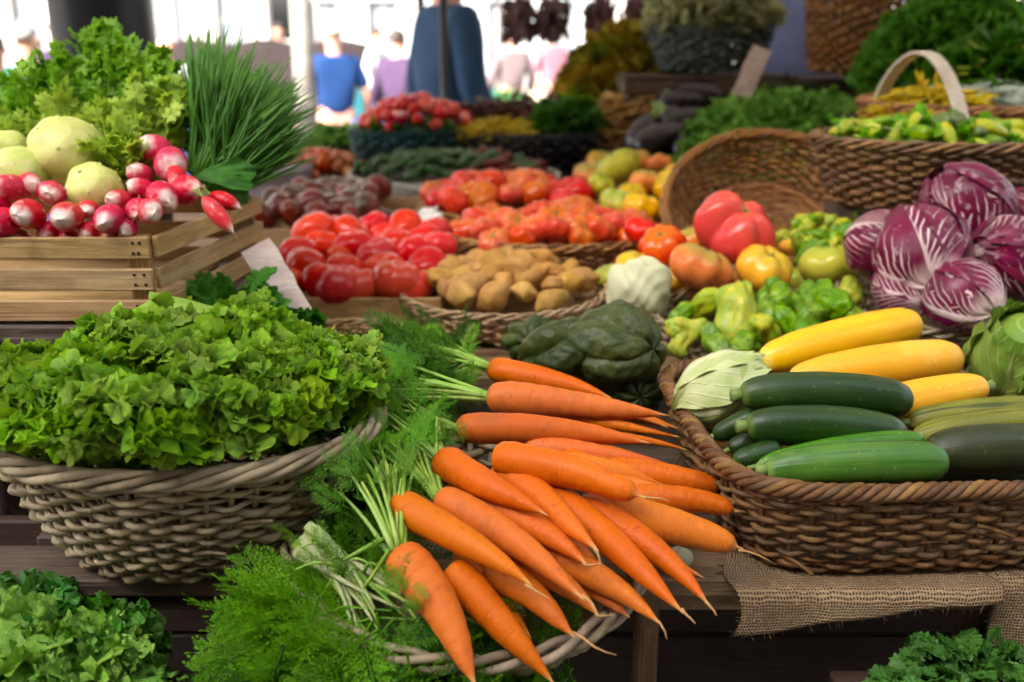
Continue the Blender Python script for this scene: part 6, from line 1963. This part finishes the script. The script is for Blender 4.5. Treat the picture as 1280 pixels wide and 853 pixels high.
# basket of mixed peppers on the riser
hb = (xat(1165, 1.87, 1.25), 1.88, 1.195)
basket('wicker_basket', 'red-brown wicker basket of yellow and green peppers behind the radicchio', 'basket', hb, (0, 0, 0), .215, .175, .118, W2, k=.80, rows=13, stakes=50, sr=.0042, rim=.0095, nrim=4)
pl = []
for k in range(44):
    a = rng.random() * 6.28; q = math.sqrt(rng.random())
    pl.append((hb[0] + .185 * q * math.cos(a), hb[1] + .14 * q * math.sin(a), 1.308 + .034 * (1 - q * q) + rng.normal(0, .004)))
PPL = [mesh('long_pepper', *longveg([(0, -1, 0), (.12 * (i - 1), 0, .1), (0, 1, 0)], .38, ([0, .05, .2, .5, .85, 1], [.5, .8, 1, .85, .4, .08]), lambda th, v: 1 + .12 * np.cos(3 * th + 2 * v), 14, 18)[:3], GPEP) for i in range(3)]
ps = []
for k, q in enumerate(pl):
    o = scatter_things('long_pepper', PPL, [q], .036, .25, .3, mats=[YPEP, GPEP, ZUC_D, YPEP, YPEP])[0]; ps.append(o)
autolabel(ps, 'glossy long pepper', 'of the basket behind the radicchio', 5, 'pepper', 'mixed peppers in the basket behind the radicchio')

g = heapmesh(SPG0, .17, .12, 0, .03, 110, .036, flat=.6, core=False)
ob('loose_leaves', g.mesh('loose_leaves', PARS2), None, loc=(hb[0], hb[1], hb[2] + .10), label='loose yellow-green leaves among the peppers behind the radicchio', cat='greens', kind='stuff')
# basket with arched handle
ib = (xat(1212, 2.2, 1.36), 2.22, 1.255)
hbk = basket('handled_basket', 'wicker basket with a tall arched pale handle, holding yellow beans', 'basket', ib, (math.radians(2), 0, math.radians(-12)), .215, .165, .10, W3, k=.8, rows=10, stakes=48, sr=.0042, rim=.010, nrim=4)
A, B = np.array(atD(1101, 122, 2.16)), np.array(atD(1203, 158, 1.96))
t = np.linspace(0, 1, 40)
top = np.array([0, 0, .115])
P = A + (B - A) * t[:, None] + top * (np.sin(np.pi * t) ** .75)[:, None]
tg, _, _ = frames(P)
wd = np.cross(tg, (B - A) / np.linalg.norm(B - A)); 
across = np.cross(B - A, (0, 0, 1)); across /= np.linalg.norm(across)
nrm = np.cross(tg, across)
V = []
for s1, s2 in ((-1, -1), (1, -1), (1, 1), (-1, 1)):
    V.append(P + across * s1 * .017 + nrm * s2 * .0035)
V = np.stack(V, 1).reshape(-1, 3)
Q = gridf(40, 4, True)
Rr = hbk.matrix_basis.inverted() if False else (Matrix.Translation(hbk.location) @ hbk.rotation_euler.to_matrix().to_4x4()).inverted()
Vl = np.array([list(Rr @ Vector(v)) for v in V])
ho = ob('handle', mesh('handle', Vl, Q, [[0, 1, 2], [0, 2, 3]], HANDLE, smooth=False), hbk)
bv = ho.modifiers.new('bevel', 'BEVEL'); bv.width = .002; bv.segments = 2
BNT = [bean(i, .05, 8, .6) for i in range(4)]
g = heapmesh(BNT, .115, .10, 0, .035, 520, .075, flatlie=True, flat=.6)
ob('yellow_beans', g.mesh('yellow_beans', BEANY), None, loc=(ib[0] - .085, ib[1] - .02, ib[2] + .075), label='yellow bean pods in the left half of the handled basket', cat='beans', kind='stuff')
g = heapmesh(BNT, .10, .10, 0, .05, 260, .07, flatlie=True, flat=.6)
ob('silver_greens', g.mesh('silver_greens', RIBBONM), None, loc=(ib[0] + .06, ib[1] + .02, ib[2] + .075), label='silvery grey-green stalks in the middle of the handled basket', cat='greens', kind='stuff')
SPG = [sprig(60 + i, 6, 3, True) for i in range(4)]
g = heapmesh(SPG + BNT[:2], .17, .12, 0, .13, 620, .05, flat=.6)
ob('leafy_heap', g.mesh('leafy_heap', PARS), None, loc=(xat(1262, 2.36, 1.42), 2.36, 1.335), label='dark leafy heap with yellow-tipped leaves at the upper right edge', cat='greens', kind='stuff')
g = heapmesh(BNT, .16, .10, 0, .12, 130, .07, flatlie=True, flat=.6, core=False)
ob('yellow_leaves', g.mesh('yellow_leaves', YPEP), None, loc=(xat(1262, 2.34, 1.42), 2.34, 1.348), label='scattered yellow-green pods on the leafy heap at the right edge', cat='beans', kind='stuff')
# parsley bush
g = heapmesh(SPG, .22, .18, 0, .25, 1900, .045, flat=.55)
ob('parsley_heap', g.mesh('parsley_heap', PARS2), None, loc=(xat(1195, 2.66, 1.4), 2.68, 1.31), label='tall bushy heap of dark green parsley at the top right', cat='parsley', kind='stuff')
# tall red-brown basket standing up behind
lb = atD(1070, 82, 2.95)
basket('tall_basket', 'big orange-brown wicker basket standing behind the parsley at the top', 'basket', (lb.x, 3.06, 1.375), (math.radians(0), math.radians(8), 0), .20, .15, .30, W3, k=.62, rows=20, stakes=40, sr=.0065, rim=.012, nrim=3)
riser('dark riser under the orange-brown basket behind the parsley', .86, 1.5, 3.02, 3.36, 1.05, 1.36)
# pale green herb heap
SPH = [sprig(80 + i, 6, 5, True) for i in range(4)]
g = heapmesh(SPH, .27, .26, 0, .14, 2200, .04, flat=.6)
ob('herb_heap', g.mesh('herb_heap', HERB), None, loc=(xat(985, 2.68, 1.2), 2.70, 1.165), label='wide heap of curly pale green herbs behind the tipped basket', cat='herbs', kind='stuff')
g = heapmesh(SPH, .16, .12, 0, .10, 800, .04, flat=.7)
ob('herb_heap', g.mesh('herb_heap', HERB), None, loc=(xat(880, 2.55, 1.1), 2.60, 1.06), label='lower front part of the herb heap beside the yellow tomatoes', cat='herbs', kind='stuff')

# aubergines
ab = (xat(850, 2.80, 1.2), 2.80, 1.075)
g = G().add(*box(0, 0, .035, .25, .22, .07)); ob('cardboard_box', g.mesh('cardboard_box', CARDB, False), None, loc=(ab[0], ab[1], 1.04), label='flat cardboard box under the aubergine basket', cat='box')
basket('aubergine_basket', 'grey basket heaped with shiny black aubergines', 'basket', (ab[0], ab[1], 1.115), (0, 0, 0), .135, .12, .055, W7, k=.82, rows=6, stakes=32, sr=.005, rim=.009, nrim=3)
AP = ([0, .03, .1, .25, .5, .75, .92, .98, 1], [.3, .5, .68, .82, .98, 1, .72, .4, .1])
AUB_S = [((858, 165), (800, 190), 2.70, 44), ((900, 170), (840, 198), 2.68, 40), ((830, 140), (870, 175), 2.78, 40), ((890, 148), (840, 160), 2.78, 38), ((800, 165), (850, 150), 2.82, 36),
         ((880, 128), (830, 135), 2.85, 36), ((845, 118), (895, 125), 2.88, 34), ((815, 148), (800, 175), 2.74, 34), ((905, 145), (880, 185), 2.74, 34)]
AL = ['aubergine with bright tip lowest at the front left of its basket', 'aubergine at the front right beside the herb heap', 'aubergine slanting across the middle of the heap', 'aubergine at the right, behind the slanting one', 'aubergine at the back left of the heap',
      'aubergine near the top of the heap, pointing left', 'topmost aubergine at the back of the heap', 'short aubergine at the left rim', 'aubergine leaning on the right rim']
for (a, b, D, wpx), lab in zip(AUB_S, AL):
    A_, B_ = np.array(atD(*a, D)), np.array(atD(*b, D - .02)); R = wpx / FPX * D / 2
    B_ = A_ + (B_ - A_) / np.linalg.norm(B_ - A_) * max(np.linalg.norm(B_ - A_), R * 3.4)
    tt = thing('aubergine', lab, 'aubergine', tuple((A_ + B_) / 2), group='aubergines heaped in the grey basket')
    part_mesh('fruit', longveg([A_, (A_ + B_) / 2 + [0, 0, .008], B_], R, AP, None, 16, 24), AUB, tt)
    d = (A_ - B_) / np.linalg.norm(A_ - B_)
    part_mesh('stem', tube(np.stack([A_ - d * R * .4, A_, A_ + d * R * .9]), [R * .62, R * .4, R * .2], 7), STEMG, tt)
# brown dried heap and white basket
wb = (xat(795, 3.06, 1.15), 3.08)
basket('white_basket', 'white cane basket under the brown dried herbs', 'basket', (wb[0], wb[1], 1.056), (0, 0, 0), .165, .12, .10, W8, k=.75, rows=7, stakes=30, sr=.006, rim=.009, nrim=3)
g = heapmesh(BNT, .18, .13, 0, .16, 1300, .09, flatlie=True, flat=.6)
ob('dried_herb_heap', g.mesh('dried_herb_heap', BROWNH), None, loc=(wb[0] + .01, wb[1], 1.15), label='brown heap of dried herb stalks in the white basket', cat='dried herbs', kind='stuff')
g = G().add(*tube(np.array([[0, 0, 0], [0, 0, .12]]), [.17, .18], 28)); 
ob('wooden_tub', g.mesh('wooden_tub', WD_OLD), None, loc=(xat(765, 3.5, 1.2), 3.42, 1.05), label='round wooden tub under the yellow flowering heap', cat='tub')
g = heapmesh(SPG + BNT[:1], .21, .16, 0, .30, 2000, .06, flat=.7)
ob('flower_heap', g.mesh('flower_heap', MUST), None, loc=(xat(782, 3.45, 1.4), 3.42, 1.17), label='tall mustard-yellow and green flowering heap in front of the bright street', cat='flowering herbs', kind='stuff')
g = heapmesh(SPG, .11, .10, 0, .17, 500, .05, flat=.6)
ob('herb_heap', g.mesh('herb_heap', CEL), None, loc=(xat(728, 3.3, 1.2), 3.3, 1.10), label='bright green herb tuft at the left of the yellow flowering heap', cat='herbs', kind='stuff')
# grey-green basket with fennel
fb = (xat(890, 3.16, 1.45), 3.20)
basket('grey_green_basket', 'grey-green painted basket full of pale fennel at the top', 'basket', (fb[0], fb[1], 1.388), (0, 0, 0), .185, .15, .125, W7, k=.70, rows=9, stakes=36, sr=.006, rim=.010, nrim=3)
g = heapmesh(SPG + BNT[:2], .165, .13, 0, .13, 900, .055, flat=.6)
ob('fennel_heap', g.mesh('fennel_heap', PALEF), None, loc=(fb[0], fb[1], 1.50), label='pale whitish-green fennel piled in the grey-green basket', cat='fennel', kind='stuff')
g = heapmesh(BNT, .24, .16, 0, .09, 500, .08, flatlie=True, flat=.6)
ob('dark_leaf_heap', g.mesh('dark_leaf_heap', W2 and SQUASH), None, loc=(xat(985, 3.02, 1.25), 3.0, 1.25), label='dark heap of long leaves behind the grey price card', cat='greens', kind='stuff')
g = G().add(*box(0, 0, .1, .48, .05, .2)); ob('cardboard_box', g.mesh('cardboard_box', CARDB, False), None, loc=(xat(965, 3.0, 1.2), 3.005, 1.048), label='cardboard box standing behind the herb heap under dark leaves', cat='box')

# teal and black baskets of radishes, beans and greens
q1 = (xat(512, 3.02, 1.17), 3.03)
basket('teal_basket', 'dark teal painted basket heaped with small red radishes', 'basket', (q1[0], q1[1], 1.056), (0, 0, 0), .168, .13, .165, W5, k=.82, rows=9, stakes=36, sr=.007, rim=.010, nrim=3)
RMr = [m.copy() for m in RM[:3]]
for m_ in RMr: m_.materials.clear(); m_.materials.append(T_PINK); m_.name = 'small_radish'
pl = hexpile(q1[0] + .02, q1[1], .165, .13, 1.225, .085, .040, .5)
rs_ = scatter_things('small_radish', RMr, pl, .021, .2, 1.5, mats=[T_PINK, T_PINK, RADISH_R])
autolabel(rs_, 'small red radish', 'of the teal basket', 5, 'radish', 'small red radishes in the teal basket')
g = heapmesh(SPG, .13, .035, 0, .02, 130, .026, flat=.6)
ob('radish_leaves', g.mesh('radish_leaves', PARS), None, loc=(q1[0], q1[1] - .075, 1.222), label='green leaves along the front rim of the teal basket', cat='greens', kind='stuff')
q2 = (xat(662, 3.02, 1.17), 3.04)
basket('black_basket', 'long black painted basket of yellow beans and green leaves', 'basket', (q2[0], q2[1], 1.056), (0, 0, 0), .232, .14, .155, W6, k=.82, rows=9, stakes=44, sr=.007, rim=.010, nrim=3)
g = heapmesh(BNT, .125, .085, 0, .04, 520, .055, flatlie=True, flat=.6)
ob('yellow_beans', g.mesh('yellow_beans', BEANY), None, loc=(q2[0] - .09, q2[1] - .035, 1.195), label='pale yellow beans at the left in the black basket', cat='beans', kind='stuff')
g = heapmesh(SPG, .10, .085, 0, .075, 600, .038, flat=.6)
ob('leafy_heap', g.mesh('leafy_heap', PARS), None, loc=(q2[0] + .115, q2[1] + .01, 1.20), label='dark green leaves heaped at the right in the black basket', cat='greens', kind='stuff')
g = heapmesh(BNT, .24, .09, 0, .06, 420, .06, flatlie=True, flat=.6)
RUST = leafmat('dark_red_bean', (.22, .03, .03), (.10, .05, .02), (.3, .06, .05), .4, .05, 6)
ob('dark_red_beans', g.mesh('dark_red_beans', RUST), None, loc=(q2[0] - .02, q2[1] + .16, 1.235), label='dark red bean heap behind the black basket', cat='beans', kind='stuff')
g = G().add(*box(0, 0, .09, .46, .16, .18)); ob('wooden_box', g.mesh('wooden_box', WD_OLD, False), None, loc=(q2[0] - .02, q2[1] + .24, 1.05), label='dark box under the red beans behind the black basket', cat='box')

# long oval basket of small dark green courgettes
q3 = (xat(566, 2.74, 1.1), 2.765)
basket('green_courgette_basket', 'wide pale oval basket of small dark green courgettes', 'basket', (q3[0], q3[1], 1.075), (math.radians(7), 0, 0), .285, .125, .05, W8, k=.88, rows=5, stakes=50, sr=.0045, rim=.008, nrim=3)
CGM = [mesh('small_courgette', *longveg([(0, -1, 0), (.1 * (i - 1), 0, .08), (0, 1, 0)], .34, ZP2, lambda th, v: 1 + .03 * np.sin(5 * th), 14, 18)[:3], CUKE_G) for i in range(3)]
pl = hexpile(q3[0], q3[1], .275, .12, 1.128, .055, .040, .4)
cg = []
for k, q in enumerate(pl):
    o = scatter_things('small_courgette', CGM, [q], .036, .2, .25, mats=[CUKE_G, CUKE_G, T_DRK] if q[0] > q3[0] + .02 else [CUKE_G])[0]
    o.rotation_euler = (rng.normal(0, .2), rng.normal(0, .2), math.radians(-50) + rng.normal(0, .35)); cg.append(o)
autolabel(cg, 'small glossy dark green courgette', 'of the wide pale basket', 5, 'courgette', 'small courgettes in the wide pale basket')

# shallots and greens at the back left, lilac tub
u1 = (xat(392, 2.85, 1.1), 2.88)
basket('shallot_basket', 'round brown basket heaped with orange-brown shallots at the back left', 'basket', (u1[0], u1[1], 1.056), (0, 0, 0), .165, .13, .055, W3, k=.85, rows=5, stakes=36, sr=.0045, rim=.008, nrim=3)
SH = [mesh('shallot', *blob(lambda th, ph, i=i: (np.sin(ph) * np.cos(th) * .8, np.sin(ph) * np.sin(th) * .75, np.cos(ph) * 1.1 + .3 * np.exp(-(ph / .3) ** 2)), 18, 12)[:3], SHALLOT) for i in range(2)]
pl = hexpile(u1[0], u1[1], .16, .125, 1.108, .06, .042, .5)
shl = scatter_things('shallot', SH, pl, .023, .25, 1.4, mats=[SHALLOT, SHALLOT, T_ORR])
autolabel(shl, 'orange-brown shallot', 'of the basket at the back left', 5, 'shallot', 'shallots in the round basket at the back left')
g = heapmesh(SPH + BNT[:1], .10, .12, 0, .08, 600, .036, flat=.7)
ob('leek_greens', g.mesh('leek_greens', HERB), None, loc=(xat(425, 3.3, 1.2), 3.28, 1.10), label='pale green leafy heap left of the teal basket', cat='greens', kind='stuff')
g = G().add(*box(0, 0, .03, .3, .3, .06)); ob('wooden_box', g.mesh('wooden_box', WD_OLD, False), None, loc=(xat(425, 3.3, 1.2), 3.3, 1.05), label='low box under the pale green heap left of the teal basket', cat='box')
# lilac plastic tub
g = G(); V, Q, T, U = tube(np.array([[0, 0, 0], [0, 0, .03], [0, 0, .09], [0, 0, .10]]), [.10, .11, .13, .135], 32, caps=False); g.add(V, Q)
V2, Q2, T2, _ = tube(np.array([[0, 0, .10], [0, 0, .09], [0, 0, .008]]), [.135, .125, .10], 32); g.add(V2, Q2, T2)
lt_ = ob('plastic_tub', g.mesh('plastic_tub', STRAWB), None, loc=(xat(333, 2.75, 1.1), 2.74, 1.052), label='lilac-white plastic tub right behind the chives', cat='tub')
